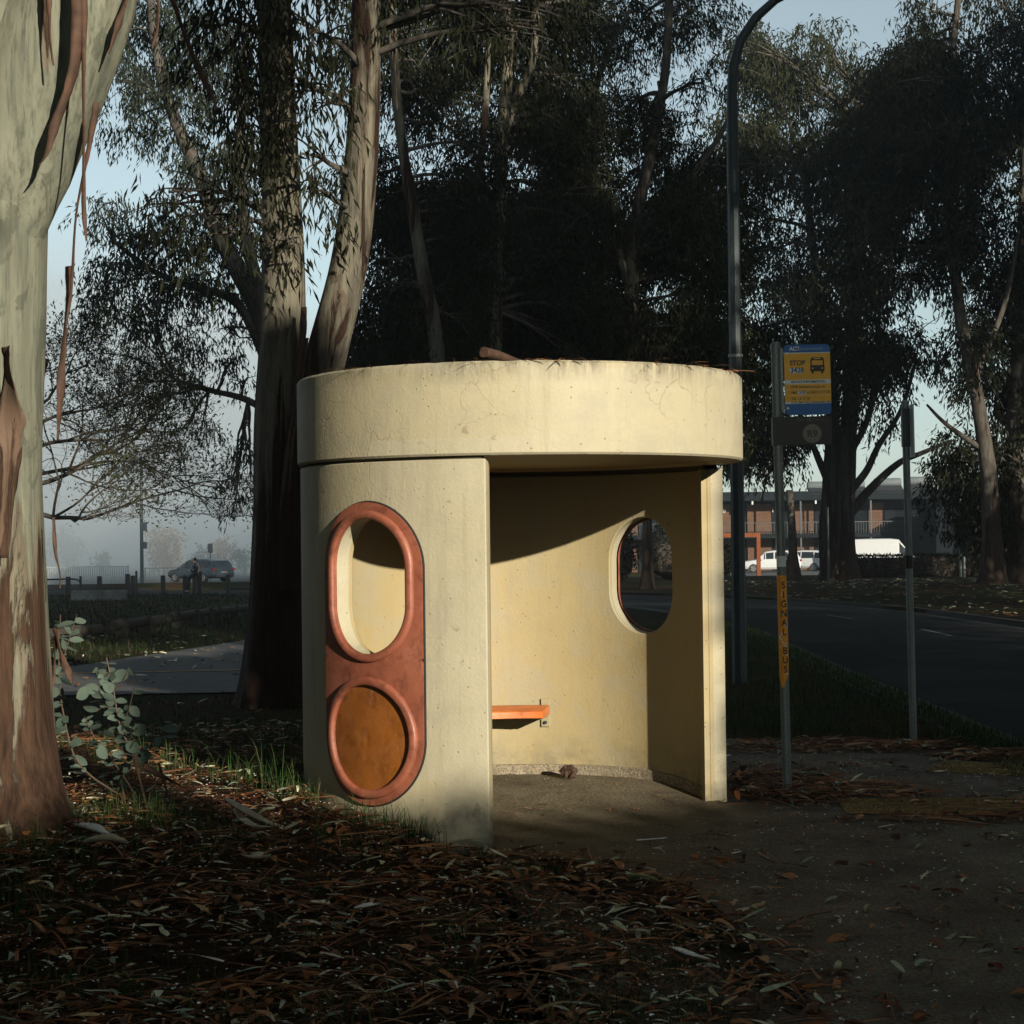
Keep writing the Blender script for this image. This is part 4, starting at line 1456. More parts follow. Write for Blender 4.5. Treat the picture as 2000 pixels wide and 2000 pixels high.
def Hh(px, py, dd=0): return at(px, py, 66 + dd)
make_tree('dark thick-trunked gum cut by the right edge of the photo', h0,
          [([h0, Hh(1990, 1000), Hh(1985, 850), Hh(1990, 650), Hh(2000, 400), Hh(2010, 100)], .5, .15)],
          jitter_clumps([(1900, 2120, -40, 300, 22), (1920, 2120, 300, 640, 22), (1930, 2120, 640, 1000, 16), (1880, 1960, 860, 1060, 8)], 68, 45, 75),
          .27, M['leaf_dark'], M['bark_far'], density=13, leaf_w=.065, group=grp2, limb_r=.1, sprig=.8, limbm=M['bark_dark'])
# gum whose dark trunk shows through the shelter's rear window
k0 = gp(1264, 74)
make_tree('gum trunk seen through the oval window in back of shelter', k0,
          [([k0, at(1264, 1050, 74), at(1263, 950, 74), at(1258, 800, 74), at(1262, 600, 74)], .25, .12)],
          jitter_clumps([(1130, 1380, 560, 800, 14)], 76, 45, 70), .28, M['leaf_dark'], M['bark_far'], density=7, leaf_w=.07, group=grp2, sprig=.8, limbm=M['bark_dark'])
# dead cut stump behind the bus stop pole
s0 = gp(1545, 76)
mb = MB(); mb.tube([s0 - s0, at(1549, 1080, 76) - s0, at(1546, 1020, 76) - s0, at(1542, 957, 76) - s0], [.34, .2, .17, .15], 12, wob=.12, flare=.5)
o = mb.build('dead_tree', M['bark_dark'], None, smooth=50); o.location = s0; tag(o, 'dead dark tree trunk cut off flat behind the stop pole', 'tree stump')

# --- unseen gums added along the road and behind the camera to block sun and sky
def shade_gum(x, y, zb, zt, rad, seed):
    z0 = terrain(x, y)
    base = Vector((x, y, z0))
    r = random.Random(seed)
    cl = []
    for k in range(34):
        a, q = r.uniform(0, 2 * PI), r.uniform(0, 1) ** .5
        cl.append(((x + rad * q * math.cos(a), y + rad * q * math.sin(a), z0 + r.uniform(zb, zt)), (1.5, 1.5, 1.2)))
    return make_tree('unseen tall leafy gum added for its shade', base,
                     [([base, base + Vector((.2, .1, 3)), base + Vector((.5, -.2, zb + 1)), base + Vector((.2, .3, zt - 1))], .34, .1)],
                     cl, .34, M['leaf'], M['bark_far'], density=8, leaf_w=.10, sprig=.9, per=16, limb_r=.1, limbm=M['bark_dark'])

def sunpos(s, l):
    return (math.sin(SUN_AZ) * s + math.cos(SUN_AZ) * l, -math.cos(SUN_AZ) * s + math.sin(SUN_AZ) * l)
TAN = math.tan(SUN_EL)
gum_a = shade_gum(*sunpos(8, 13.5), 4.0, 19.5, 5.2, 3)
gum_list = [gum_a]
GUM_GROUP = 'unseen gums added to shade the scene'
for i, (s, l) in enumerate([(18, 12.4), (13.5, 10.4), (2, 19), (-4, 24.5), (-9, 30), (-14, 36), (-20, 42), (-26, 48), (-34, 55)]):
    g = copy_tree(gum_a)
    x, y = sunpos(s, l)
    g.location = (x, y, terrain(x, y)); g.rotation_euler = (0, 0, i * 2.1); g.scale = (1, 1, 1.0 if i < 2 else 1.35)
    gum_list.append(g)
gum_o = shade_gum(-3.6, -15.5, 9.0, 17.0, 6.5, 14)
gum_list.append(gum_o)
for x_, y_, r_ in ((-.8, -20.5, 1.0), (-9.5, -7.0, 2.2), (-8.5, 3.5, 4.0), (-12.0, -20.0, 5.0), (1.8, -27.0, .3)):
    g = copy_tree(gum_o); g.location = (x_, y_, terrain(x_, y_)); g.rotation_euler = (0, 0, r_); gum_list.append(g)
gum_h = shade_gum(*sunpos(20, 7.8), 14.6, 21.0, 4.6, 9)
gum_list.append(gum_h)
for i, (s, l) in enumerate([(26, -2.3), (33, -7), (41, -12)]):
    g = copy_tree(gum_h); x, y = sunpos(s, l)
    g.location = (x, y, terrain(x, y)); g.scale = (1, 1, 1 + (s - 20) * .018); g.rotation_euler = (0, 0, 1.3 + i)
    gum_list.append(g)
for g in gum_list: g['group'] = GUM_GROUP
# unseen shrubs added across the road, sized to block the low sun
def sun_block_shrub(l, top_q, rl, group):
    s = (13.2 - math.cos(SUN_AZ) * l) / math.sin(SUN_AZ)
    x, y = sunpos(s, l)
    H = top_q + s * TAN
    root = thing('shade_shrub', 'unseen tall dense shrub added to block the low sun', 'shrub', (x, y, 0), 0, group)
    n = int((2800 if l > 1.5 else 1700) * H / 5)
    h = rng.uniform(0, 1, n) ** .8
    rad = rl * (1 - .3 * h ** 5) * np.sqrt(rng.uniform(0, 1, n)); an = rng.uniform(0, 2 * PI, n)
    top = H * (1 - .05 * (rad / rl) ** 2)
    P = np.stack([rad * np.cos(an), rad * np.sin(an), h * top], 1)
    D = rng.normal(size=(n, 3))
    leaves_mesh('crown', P, D, rng.uniform(.25, .45, n), rng.uniform(.14, .26, n), M['hedge'], root)
    mb = MB(); mb.tube([(0, 0, -.1), (.05, 0, H * .4), (0, .05, H * .8)], [.12, .09, .03], 8)
    mb.build('trunk', M['bark_dark'], root, smooth=50)
for l in np.arange(-8.4, 1.4, .62):
    sun_block_shrub(l, (.08 if l < -1.3 else -.22) + random.uniform(-.12, .10), 1.25, 'unseen shrubs added to block the low sun')
for l in np.arange(2.62, 9, .7):
    sun_block_shrub(l, 4.4 + random.uniform(-.3, .3), 1.15, 'unseen shrubs added to block the low sun')
sun_block_shrub(1.88, 6.2, .4, 'unseen shrubs added to block the low sun')  # slim shrub added only to shade the left gum stem

def sky_block_shrub(x, y, H, rl):  # unseen shrubs added to keep sky light off the left side
    root = thing('shade_shrub', 'unseen tall dark shrub added to block sky light from the left', 'shrub', (x, y, terrain(x, y)), 0, 'unseen shrubs added to block sky light')
    n = 2600
    h = rng.uniform(0, 1, n) ** .8
    rad = rl * (1 - .4 * h ** 4) * np.sqrt(rng.uniform(0, 1, n)); an = rng.uniform(0, 2 * PI, n)
    P = np.stack([rad * np.cos(an), rad * np.sin(an), h * H], 1)
    leaves_mesh('crown', P, rng.normal(size=(n, 3)), rng.uniform(.2, .35, n), rng.uniform(.1, .18, n), M['hedge'], root)
    mb = MB(); mb.tube([(0, 0, -.1), (.05, 0, H * .4), (0, .05, H * .8)], [.1, .07, .03], 8)
    mb.build('trunk', M['bark_dark'], root, smooth=50)
for x_, y_, H_ in ((-5.2, -5.5, 5.5), (-5.9, -3.2, 6.2), (-6.4, -.6, 5.8), (-6.9, 1.8, 6.4), (-8.4, 4.4, 6.0), (-5.0, -8.2, 5.6)):
    sky_block_shrub(x_, y_, H_, 1.45)
# ------------------------------------------------------------------ hedge and shrubs across the road
def leaf_box(name, label, cat, cx, cy, sx, sy, h, n, leaf, group=None, rz=0.0, m='hedge', round_=False):
    z0 = terrain(cx, cy)
    root = thing(name, label, cat, (cx, cy, z0), rz, group)
    mb = MB()
    if round_:
        mb.lathe([(.05, -.05), (sx * .36, h * .15), (sx * .40, h * .5), (sx * .28, h * .8), (.03, h * .9)], 14)
    else:
        mb.box((0, 0, h * .45), (sx * .97, sy * .8, h * .9))
    mb.build('branches', M['bark_dark'], root)
    u = rng.uniform(-1, 1, (n, 3))
    if round_:
        u = rng.normal(size=(n, 3)); u /= np.linalg.norm(u, axis=1, keepdims=True)
        u *= (rng.uniform(.6, 1.08, n) * (1 + .12 * np.sin(u[:, 0] * 7) * np.sin(u[:, 2] * 6)))[:, None]
        P = np.stack([u[:, 0] * sx / 2, u[:, 1] * sy / 2, h * .5 + u[:, 2] * h / 2], 1)
    else:
        k = rng.integers(0, 3, n)
        sgn = np.where(rng.uniform(size=n) < .5, -1, 1)
        for a in range(3):
            u[k == a, a] = sgn[k == a] * (1 + rng.normal(size=(k == a).sum()) * .05)
        P = np.stack([u[:, 0] * sx / 2, u[:, 1] * sy / 2, h * .5 + np.maximum(u[:, 2], -.95) * h / 2], 1)
    leaves_mesh('foliage', P, rng.normal(size=(n, 3)), np.full(n, leaf) * rng.uniform(.6, 1.3, n), np.full(n, leaf * .5) * rng.uniform(.7, 1.3, n), M[m], root)
    return root
hp = at(1815, 1120, 85)
leaf_box('hedge', 'long clipped dark hedge in front of the white van', 'hedge', hp.x, hp.y, 7.6, 1.3, 1.03, 9000, .12)
for (px, d, w, h, lab) in [(1195, 82, 2.6, 2.6, 'round dark shrub left of the trunk seen in the rear window'), (1310, 84, 2.8, 2.7, 'round dark shrub right of the trunk seen in the rear window'),
                           (1408, 95, 1.9, 1.7, 'small dark shrub between the shelter jamb and street lamp'), (1925, 90, 3.4, 5.6, 'tall dark shrub behind the hedge near the right edge')]:
    q = at(px, 1120, d)
    leaf_box('shrub', lab, 'shrub', q.x, q.y, w, w, h, 4200, .14, 'shrubs across the road', 0, 'hedge', True)

# ------------------------------------------------------------------ apartment building far right
BD = 150.0
def bxz(px, py):
    p = at(px, py, BD); return p.x, p.z
bl, _ = bxz(1180, 1000); brx, _ = bxz(1985, 1000)
by = BD - 10.8
bz0 = plane_z(by)
bld = thing('apartment_building', 'two-storey brick apartment block with balconies and tanks on its roof', 'building', ((bl + brx) / 2, by, bz0))
ox = (bl + brx) / 2
def bz(py): return at(1600, py, BD).z - bz0
ZT = bz(961); ZF = bz(978); ZD = bz(1042); ZDl = bz(1048); ZRt = bz(1020)
mb = MB(); mb.box((0, 4.0, ZF / 2), (brx - bl, 7.0, ZF)); mb.build('wall', M['bld_dark'], bld)
mb = MB(); mb.box((0, 3.0, (ZT + ZF) / 2 + .02), (brx - bl + 1.2, 11.2, ZT - ZF)); mb.build('roof', M['bld_fascia'], bld)
mb = MB(); mb.box((0, -.9, ZD - .18), (brx - bl, 2.9, .32)); mb.build('balcony_floor', M['bld_fascia'], bld)
mb = MB()
n = int((brx - bl) / .22)
for i in range(n):
    mb.box((-(brx - bl) / 2 + i * .22, -2.3, (ZD + ZRt) / 2), (.035, .035, ZRt - ZD))
mb.box((0, -2.3, ZRt), (brx - bl, .06, .06))
mb.build('railing', M['dark_metal'], bld)
def zx(z6): return at(1400 + z6 / 3.22, 1000, BD).x - ox
for (a, b) in ((-640, -500), (-330, -180), (-60, 92), (195, 345), (462, 612), (960, 1055)):
    x0, x1 = zx(a), zx(b)
    mb = MB(); mb.box(((x0 + x1) / 2, .42, (ZD + ZF) / 2 - .1), (x1 - x0, .2, ZF - ZD - .25)); mb.build('brick_panel', M['brick'], bld)
    mb = MB(); mb.box(((x0 + x1) / 2, .42, (ZD - .4) / 2), (x1 - x0, .2, ZD - .4)); mb.build('brick_panel', M['brick'], bld)
    for zc in (ZD + 1.05, 1.05):
        mb = MB(); mb.box((x1 + .55, .45, zc), (.9, .08, 2.05)); mb.build('door', M['bld_fascia'], bld)
for a in (100, 348, 500, 680, 935, 1160):
    mb = MB(); mb.box((zx(a), -2.25, ZF / 2), (.14, .14, ZF)); mb.build('post', M['dark_metal'], bld)
mb = MB(); mb.tube([(zx(660), -2.4, ZF + .1), (zx(660), -2.4, ZD - .2), (zx(676), -2.4, ZD - .6)], [.07] * 3, 8); mb.build('downpipe', M['white_rail'], bld)
for a in (200, 592, 1485):
    mb = MB(); mb.box((zx(a), -2.42, bz(980)), (.14, .12, .42)); mb.build('wall_light', M['white_rail'], bld)
text('8', .55, M['white_rail'], bld, (zx(36), -.02, bz(999.5)), name='door_number')
text('1', .55, M['white_rail'], bld, (zx(342), -.02, bz(999.5)), name='door_number')
x0, x1 = zx(1232), zx(1850)
mb = MB(); mb.box(((x0 + x1) / 2, -5.2, bz(993) / 2), (x1 - x0, 6.0, bz(993))); mb.build('dark_wing', M['bld_dark'], bld)
for i, (a, yy) in enumerate(((640, 228), (830, 222), (1058, 212), (1252, 205), (1462, 200), (1650, 196))):
    cx = zx(a)
    zc = bz(880 + yy / 3.22) + .05
    mb = MB(); mb.lathe([(.05, cx - 1.15), (.33, cx - 1.13), (.37, cx - 1.05), (.37, cx + 1.0), (.33, cx + 1.1), (.05, cx + 1.12)], 18, (-1.2, zc), 'X')
    tk = mb.build('water_tank', M['tank'], bld, smooth=50)
    mb = MB()
    mb.box((cx, -2.0, (zc + ZT) / 2 - .2), (2.2, 1.5, .06), rx=.45)
    mb.build('solar_panel', M['dark_metal'], tk)
    mb = MB()
    for sx_ in (-1.0, 1.0): mb.box((cx + sx_, -1.2, (ZT + zc) / 2), (.07, .5, zc - ZT))
    mb.build('tank_stand', M['dark_metal'], tk)
# orange timber frame beside the car park
q0, q1 = at(1410, 1128, 112), at(1482, 1128, 112)
fr = thing('timber_pergola', 'rust-orange post and beam frame at the car park edge', 'pergola', (q1.x, q1.y, plane_z(q1.y)))
zt = at(1482, 1041, 112).z - plane_z(q1.y)
mb = MB(); mb.box((0, 0, zt / 2), (.24, .24, zt)); mb.build('post', M['frame_orange'], fr)
mb = MB(); mb.box(((q0.x - q1.x) / 2 - .6, 0, zt - .12), (q1.x - q0.x + 1.4, .22, .26)); mb.build('beam', M['frame_orange'], fr)
mb = MB(); mb.box(((q0.x - q1.x) - 1.2, 0, zt / 2 - .14), (.24, .24, zt - .28)); mb.build('post', M['frame_orange'], fr)

# ------------------------------------------------------------------ vehicles
def make_car(name, label, cat, loc, rz, paint_m, kind='suv'):
    """front towards +X; loft of cross sections along the length"""
    root = thing(name, label, cat, loc, rz)
    if kind == 'van':
        W = .98
        st = [(-2.55, .45, 1.25, 2.38, .90, .86), (-2.50, .32, 1.25, 2.46, .97, .90), (-1.2, .28, 1.25, 2.50, 1, .91), (.6, .28, 1.25, 2.50, 1, .91),
              (1.25, .28, 1.25, 2.42, 1, .88), (1.95, .28, 1.22, 1.55, .99, .84), (2.15, .28, 1.18, 1.26, .98, .84), (2.62, .32, 1.0, 1.02, .93, .8), (2.72, .45, .8, .82, .8, .7)]
        wx, wr = (-1.55, 1.75), .34
        wins = [(4, 5)]; rearw, frontw = 0, (4, 6)
    else:
        W = .91
        st = [(-2.25, .45, .95, 1.02, .86, .72), (-2.18, .34, .98, 1.10, .95, .78), (-1.95, .28, 1.0, 1.52, .99, .74), (-1.3, .26, 1.0, 1.66, 1, .72), (-.2, .26, .98, 1.68, 1, .72),
              (.45, .26, .97, 1.60, 1, .70), (1.22, .26, .95, 1.0, .99, .76), (1.95, .28, .84, .90, .96, .72), (2.22, .36, .66, .72, .84, .6)]
        wx, wr = (-1.32, 1.38), .34
        wins = [(2, 3), (3, 4), (4, 5), (5, 6)]; rearw, frontw = (1, 2), (5, 6)
    mb = MB(); rings = []
    def sec(s):
        x, zb, zbelt, zr, w, wr_ = s
        hw = W * w
        return [(x, -hw * .88, zb), (x, -hw, zb + .14), (x, -hw * 1.005, (zb + zbelt) / 2), (x, -hw * .97, zbelt), (x, -W * wr_, zr - .05), (x, -W * wr_ * .86, zr), (x, 0, zr + .02),
                (x, W * wr_ * .86, zr), (x, W * wr_, zr - .05), (x, hw * .97, zbelt), (x, hw * 1.005, (zb + zbelt) / 2), (x, hw, zb + .14), (x, hw * .88, zb)]
    secs = [sec(s) for s in st]
    for s in secs: rings.append([mb.vert(p) for p in s])
    n = len(rings[0])
    for i in range(len(rings) - 1):
        for k in range(n): mb.face(rings[i][k], rings[i][(k + 1) % n], rings[i + 1][(k + 1) % n], rings[i + 1][k])
    mb.face(*rings[0]); mb.face(*reversed(rings[-1]))
    b = mb.build('body', paint_m, root, smooth=35); bm_normals(b)
    def L(p, q, t): return tuple(Vector(p).lerp(Vector(q), t))
    def pane(a, bq, c, d, nrm, name='window'):
        mb = MB(); o = Vector(nrm) * .012
        ids = [mb.vert(Vector(p) + o) for p in (a, bq, c, d)]
        mb.face(*ids)
        w = mb.build(name, M['glass'], root)
        md = w.modifiers.new('t', 'SOLIDIFY'); md.thickness = .01
    for side, (ib, ir) in ((-1, (3, 4)), (1, (9, 8))):
        for (i, j) in wins:
            A0, A1, B0, B1 = secs[i][ib], secs[i][ir], secs[j][ib], secs[j][ir]
            t0, t1 = .1, .88
            m0, m1 = (.06, .94)
            a, d_ = L(A0, A1, t0), L(A0, A1, t1); b_, c_ = L(B0, B1, t0), L(B0, B1, t1)
            a, b_ = L(a, b_, m0), L(a, b_, m1); d_, c_ = L(d_, c_, m0), L(d_, c_, m1)
            pane(a, b_, c_, d_, (0, side, .25))
    if kind == 'van':
        s = secs[0]
        pane((s[3][0], s[3][1] * .8, 1.4), (s[9][0], s[9][1] * .8, 1.4), (s[8][0], s[8][1] * .85, 2.15), (s[4][0], s[4][1] * .85, 2.15), (-1, 0, 0), 'rear_window')
        i, j = frontw
    else:
        i, j = rearw
        A, Bq = secs[i], secs[j]
        pane(L(A[4], Bq[4], .12), L(A[8], Bq[8], .12), L(A[8], Bq[8], .85), L(A[4], Bq[4], .85), (-.8, 0, .5), 'rear_window')
        i, j = frontw
    A, Bq = secs[i], secs[j]
    pane(L(A[4], Bq[4], .1), L(A[8], Bq[8], .1), L(A[8], Bq[8], .9), L(A[4], Bq[4], .9), (.6, 0, .7), 'windscreen')
    for x in wx:
        for s in (-1, 1):
            mb = MB(); mb.lathe([(wr * .6, -.11), (wr * .95, -.11), (wr, -.06), (wr, .06), (wr * .95, .11), (wr * .6, .11)], 24, (0, 0), 'X')
            w = mb.build('wheel', M['tyre'], root, smooth=40)
            w.location = (x, s * (W - .09), wr); w.rotation_euler = (0, 0, PI / 2)
            mb = MB(); mb.lathe([(wr * .15, .10), (wr * .62, .112), (wr * .66, .09)], 20, (0, 0), 'X')
            for k in range(5):
                an = 2 * PI * k / 5; mb.box((.114, wr * .34 * math.cos(an), wr * .34 * math.sin(an)), (.012, .05, wr * .5), rx=an - PI / 2)
            rm = mb.build('rim', M['rim'], w, smooth=40)
            rm.rotation_euler = (0, 0, 0 if s > 0 else PI)
    zl = 1.05 if kind == 'van' else .92
    xr = st[0][0]
    for s in (-1, 1):
        mb = MB(); mb.box((xr + .05, s * W * .84, zl), (.16, .22, .3 if kind == 'van' else .16)); mb.build('tail_light', M['red_lamp'], root)
        xf = st[-1][0]
        mb = MB(); mb.box((xf - .12, s * W * .68, .72), (.2, .3, .14), rz=-s * .3); mb.build('headlight', M['clear_lamp'], root)
    for s in (-1, 1):
        mx = 1.35 if kind == 'van' else .75
        mb = MB(); mb.box((mx, s * (W + .1), 1.3 if kind == 'van' else 1.02), (.12, .2, .16)); o = mb.build('side_mirror', paint_m, root); bevel(o, .03)
    mb = MB(); mb.box((xr - .01, 0, .72), (.03, .5, .12)); mb.build('number_plate', M['sign_pale'], root)
    mb = MB(); mb.box((xr + .02, 0, .45), (.12, 1.5, .16)); mb.box((st[-1][0] - .05, 0, .42), (.12, 1.3, .14)); mb.build('bumper', M['dark_metal'], root)
    return root
def cpos(px, d):
    p = at(px, 1100, d); return (p.x, p.y, terrain(p.x, p.y) + .02)
make_car('parked_car', 'white parked car nose left, partly behind the stop pole', 'car', cpos(1507, 136), R_(172), M['white_paint'])
make_car('parked_car', 'white parked car showing its rear light beside the forked trunk', 'car', cpos(1566, 143), R_(152), M['white_paint'])
make_car('parked_van', 'white high-roofed van parked behind the dark hedge', 'van', cpos(1724, 138), R_(-12), M['white_paint'], 'van')
make_car('parked_car', 'grey car with red tail lights on the misty road at left', 'car', cpos(391, 99), R_(140), M['grey_paint']).scale = (.9, .9, .78)

# ------------------------------------------------------------------ misty left background
def post_at(px, d, h, w, name, label, cat, m, group=None, round_=False):
    p = at(px, 1100, d); z = terrain(p.x, p.y)
    mb = MB()
    if round_: mb.lathe([(w / 2, -.2), (w / 2, h - .02), (w / 2 - .015, h)], 12)
    else: mb.box((0, 0, h / 2 - .1), (w, w, h + .2))
    o = mb.build(name, m, None, origin=None); o.location = (p.x, p.y, z)
    if not round_: bevel(o, .015)
    tag(o, label, cat, group)
    return o
BG = 'timber bollards along the misty road'
bl_list = [(133, 82, 'stout timber bollard just right of the pale trunk, under hoop rail'), (194, 82.5, 'timber bollard standing alone before the white railing'),
           (249, 81, 'tall timber bollard at the right end of the white railing'), (259, 84, 'lower timber bollard squeezed between two taller dark posts'),
           (318, 83, 'timber bollard standing left of the grey car'), (361, 82, 'timber bollard near the front of the grey car, beside the knees'),
           (380, 81, 'left bollard of the close pair, the person sits on it'), (390, 81.5, 'right bollard of the close pair behind the seated person'),
           (445, 83, 'timber bollard at the rear end of the grey car')]
for px, d, lab in bl_list:
    post_at(px, d, .92 if px in (249,) else (1.0 if px in (380, 390) else .82), .19, 'timber_bollard', lab, 'bollard', M['timber'], BG)
post_at(266, 78, 1.08, .1, 'metal_post', 'thin black metal post right of the railing end', 'post', M['dark_metal'], None, True)
p = at(90, 1100, 79); z = terrain(p.x, p.y)
q = at(157, 1100, 79); dx = q.x - p.x
mb = MB()
mb.tube([(-.8, 0, .72), (dx - .35, 0, .74), (dx - .12, 0, .70), (dx, 0, .58), (dx, 0, -.15)], [.04] * 5, 10)
mb.tube([(dx, 0, -.1), (dx, 0, .86)], [.055, .055], 10)
o = mb.build('hoop_rail', M['dark_metal'], None, smooth=50); o.location = (p.x, p.y, z); tag(o, 'dark bent metal hoop rail coming from behind the pale trunk', 'rail')
def railing(px0, px1, d, h, name, label, m, step=.14, barw=.035):
    a, b = at(px0, 1100, d), at(px1, 1100, d)
    root = thing(name, label, 'railing', (a.x, a.y, terrain(a.x, a.y)))
    L = b.x - a.x
    mb = MB(); n = int(L / step)
    for i in range(n + 1): mb.box((i * step, 0, h / 2), (barw, barw, h - .1))
    mb.build('bars', m, root)
    mb = MB(); mb.box((L / 2, 0, h), (L, .06, .06)); mb.box((L / 2, 0, .12), (L, .05, .05)); mb.build('rails', m, root)
    mb = MB(); mb.box((0, 0, h / 2), (.08, .08, h + .1)); mb.box((L, 0, h / 2), (.08, .08, h + .1)); mb.build('posts', m, root)
railing(60, 250, 112, 1.15, 'white_railing', 'white pedestrian railing with upright bars in the mist', M['white_rail'], .14, .06)
railing(283, 372, 116, 1.0, 'grey_railing', 'low grey railing between the lamp pole and seated person', M['galv'], .3, .03)
# distant lamp pole
p = at(277, 1100, 109); z = terrain(p.x, p.y)
lp = thing('street_lamp', 'distant misty lamp pole with control boxes and long arm', 'street lamp', (p.x, p.y, z))
zt = at(277, 890, 109).z - z
mb = MB(); mb.tube([(0, 0, -.2), (0, 0, zt * .5), (0, 0, zt)], [.12, .10, .08], 10); mb.build('pole', M['lamp_steel'], lp, smooth=50)
mb = MB(); mb.tube([(0, 0, zt), (.15, 0, zt + .3), (.6, 0, zt + .5), (1.8, 0, zt + .75)], [.07, .06, .06, .05], 8); mb.build('arm', M['lamp_steel'], lp, smooth=50)
mb = MB(); mb.box((2.1, 0, zt + .78), (.7, .25, .12)); mb.build('lamp_head', M['lamp_steel'], lp)
for zz_, hh in ((3.6, .55), (2.45, .42)):
    mb = MB(); mb.box((.2, 0, zz_), (.24, .2, hh)); mb.build('control_box', M['lamp_steel'], lp)
# wires
for k, (ya, yb) in enumerate(((872, 880), (886, 893), (896, 905))):
    a, b = at(90, ya, 130), at(760, yb, 150)
    pts = [a.lerp(b, t) + Vector((0, 0, -1.0 * math.sin(PI * t))) for t in np.linspace(0, 1, 16)]
    mb = MB(); mb.tube([p - a for p in pts], [.016] * 16, 4, cap=False)
    o = mb.build('power_line', M['wire']); o.location = a
    tag(o, ('topmost', 'middle', 'lowest')[k] + ' of three thin power lines crossing the mist', 'wire', 'power lines in the mist')
post_at(411, 120, 2.2, .09, 'sign_pole', 'thin pole with small plate behind the grey car', 'sign post', M['dark_metal'], None, True)
p = at(411, 1072, 119.8)
mb = MB(); mb.box((0, 0, 0), (.34, .04, .62)); sp_ = mb.build('sign_plate', M['dark_metal'], None)
sp_.parent = bpy.data.objects['sign_pole']; sp_.location = (0, -.07, 2.3)
# thin post across the road, two short posts by the hedge
post_at(1618, 66, 2.95, .09, 'thin_post', 'thin grey post on the far verge before forked gum', 'post', M['lamp_steel'], None, True)
post_at(1876, 82, 1.12, .13, 'short_post', 'left of two short grey posts in front of hedge', 'post', M['galv'], 'two short posts by the hedge', True)
post_at(1883, 81, .95, .13, 'short_post', 'right banded one of two short posts at the hedge', 'post', M['galv'], 'two short posts by the hedge', True)
# low concrete wall
a, b = at(140, 1100, 70), at(246, 1100, 70)
mb = MB(); mb.box(((b.x - a.x) / 2, 0, .16), (b.x - a.x, .4, .42)); o = mb.build('low_wall', M['wall_far']); bevel(o, .03)
o.location = (a.x, a.y, terrain(a.x, a.y)); tag(o, 'low concrete kerb wall lying in front of the bollards', 'low wall')
# log barriers
LG = 'log barriers beside the driveway'
for (x0, y0, d0, x1, y1, d1, lab) in [(60, 1241, 33.0, 195, 1228, 35.5, 'log barrier nearest the pale trunk, half hidden by the sapling'), (219, 1222, 36, 319, 1209, 39.5, 'log barrier second from the pale trunk, nearest full length log'),
                                      (330, 1206, 40.5, 405, 1196, 44.5, 'log barrier third from the pale trunk'), (413, 1195, 45.5, 482, 1187, 50, 'farthest log barrier, ending at the dark double trunk')]:
    A, B = at(x0, y0, d0), at(x1, y1, d1)
    root = thing('log_barrier', lab, 'log barrier', A, 0, LG)
    mb = MB()
    L = B - A
    mb.tube([L * t for t in np.linspace(0, 1, 9)], [.098, .1, .098, .096, .098, .1, .097, .095, .094], 14, wob=.06, seed=x0)
    mb.build('log', M['log'], root, smooth=50)
    for t in (.12, .6):
        q = L * t; zt_ = terrain(A.x + q.x, A.y + q.y) - A.z
        mb = MB(); mb.box((q.x + .02, q.y + .16, (zt_ + q.z) / 2), (.2, .16, q.z - zt_ + .22)); mb.build('post', M['log'], root)
# misty trees
for (px, py, r, d, m, lab) in [(322, 1072, 42, 165, 'leaf_yellow', 'yellow autumn tree fading in the mist right of the lamp pole'), (396, 1092, 24, 160, 'far_green', 'small dark green misty tree behind the seated person'),
                               (437, 1082, 30, 170, 'leaf_rust', 'rusty autumn tree fading behind the grey car'), (478, 1088, 26, 165, 'far_green', 'green misty tree beside the dark double trunk'),
                               (196, 1092, 11, 175, 'far_green', 'tiny conifer barely seen in mist above white railing'), (130, 1070, 36, 210, 'far_green', 'broad tree almost lost in the mist at far left')]:
    b_ = at(px, 1120, d); b_ = Vector((b_.x, b_.y, terrain(b_.x, b_.y)))
    cl = []
    for k in range(9):
        cl.append(C(px + random.uniform(-.6, .6) * r, py + random.uniform(-.7, .7) * r, d + random.uniform(-1.5, 1.5), r * .42, r * .45))
    make_tree(lab, b_, [([b_, at(px, py + r * .3, d), at(px, py - r * .6, d)], .16, .04)], cl, .34, M[m], M['bark_dark'], density=9, leaf_w=.16, limb_r=.04, droop=.1, per=10, sprig=.7, sides=8, name='misty_tree')

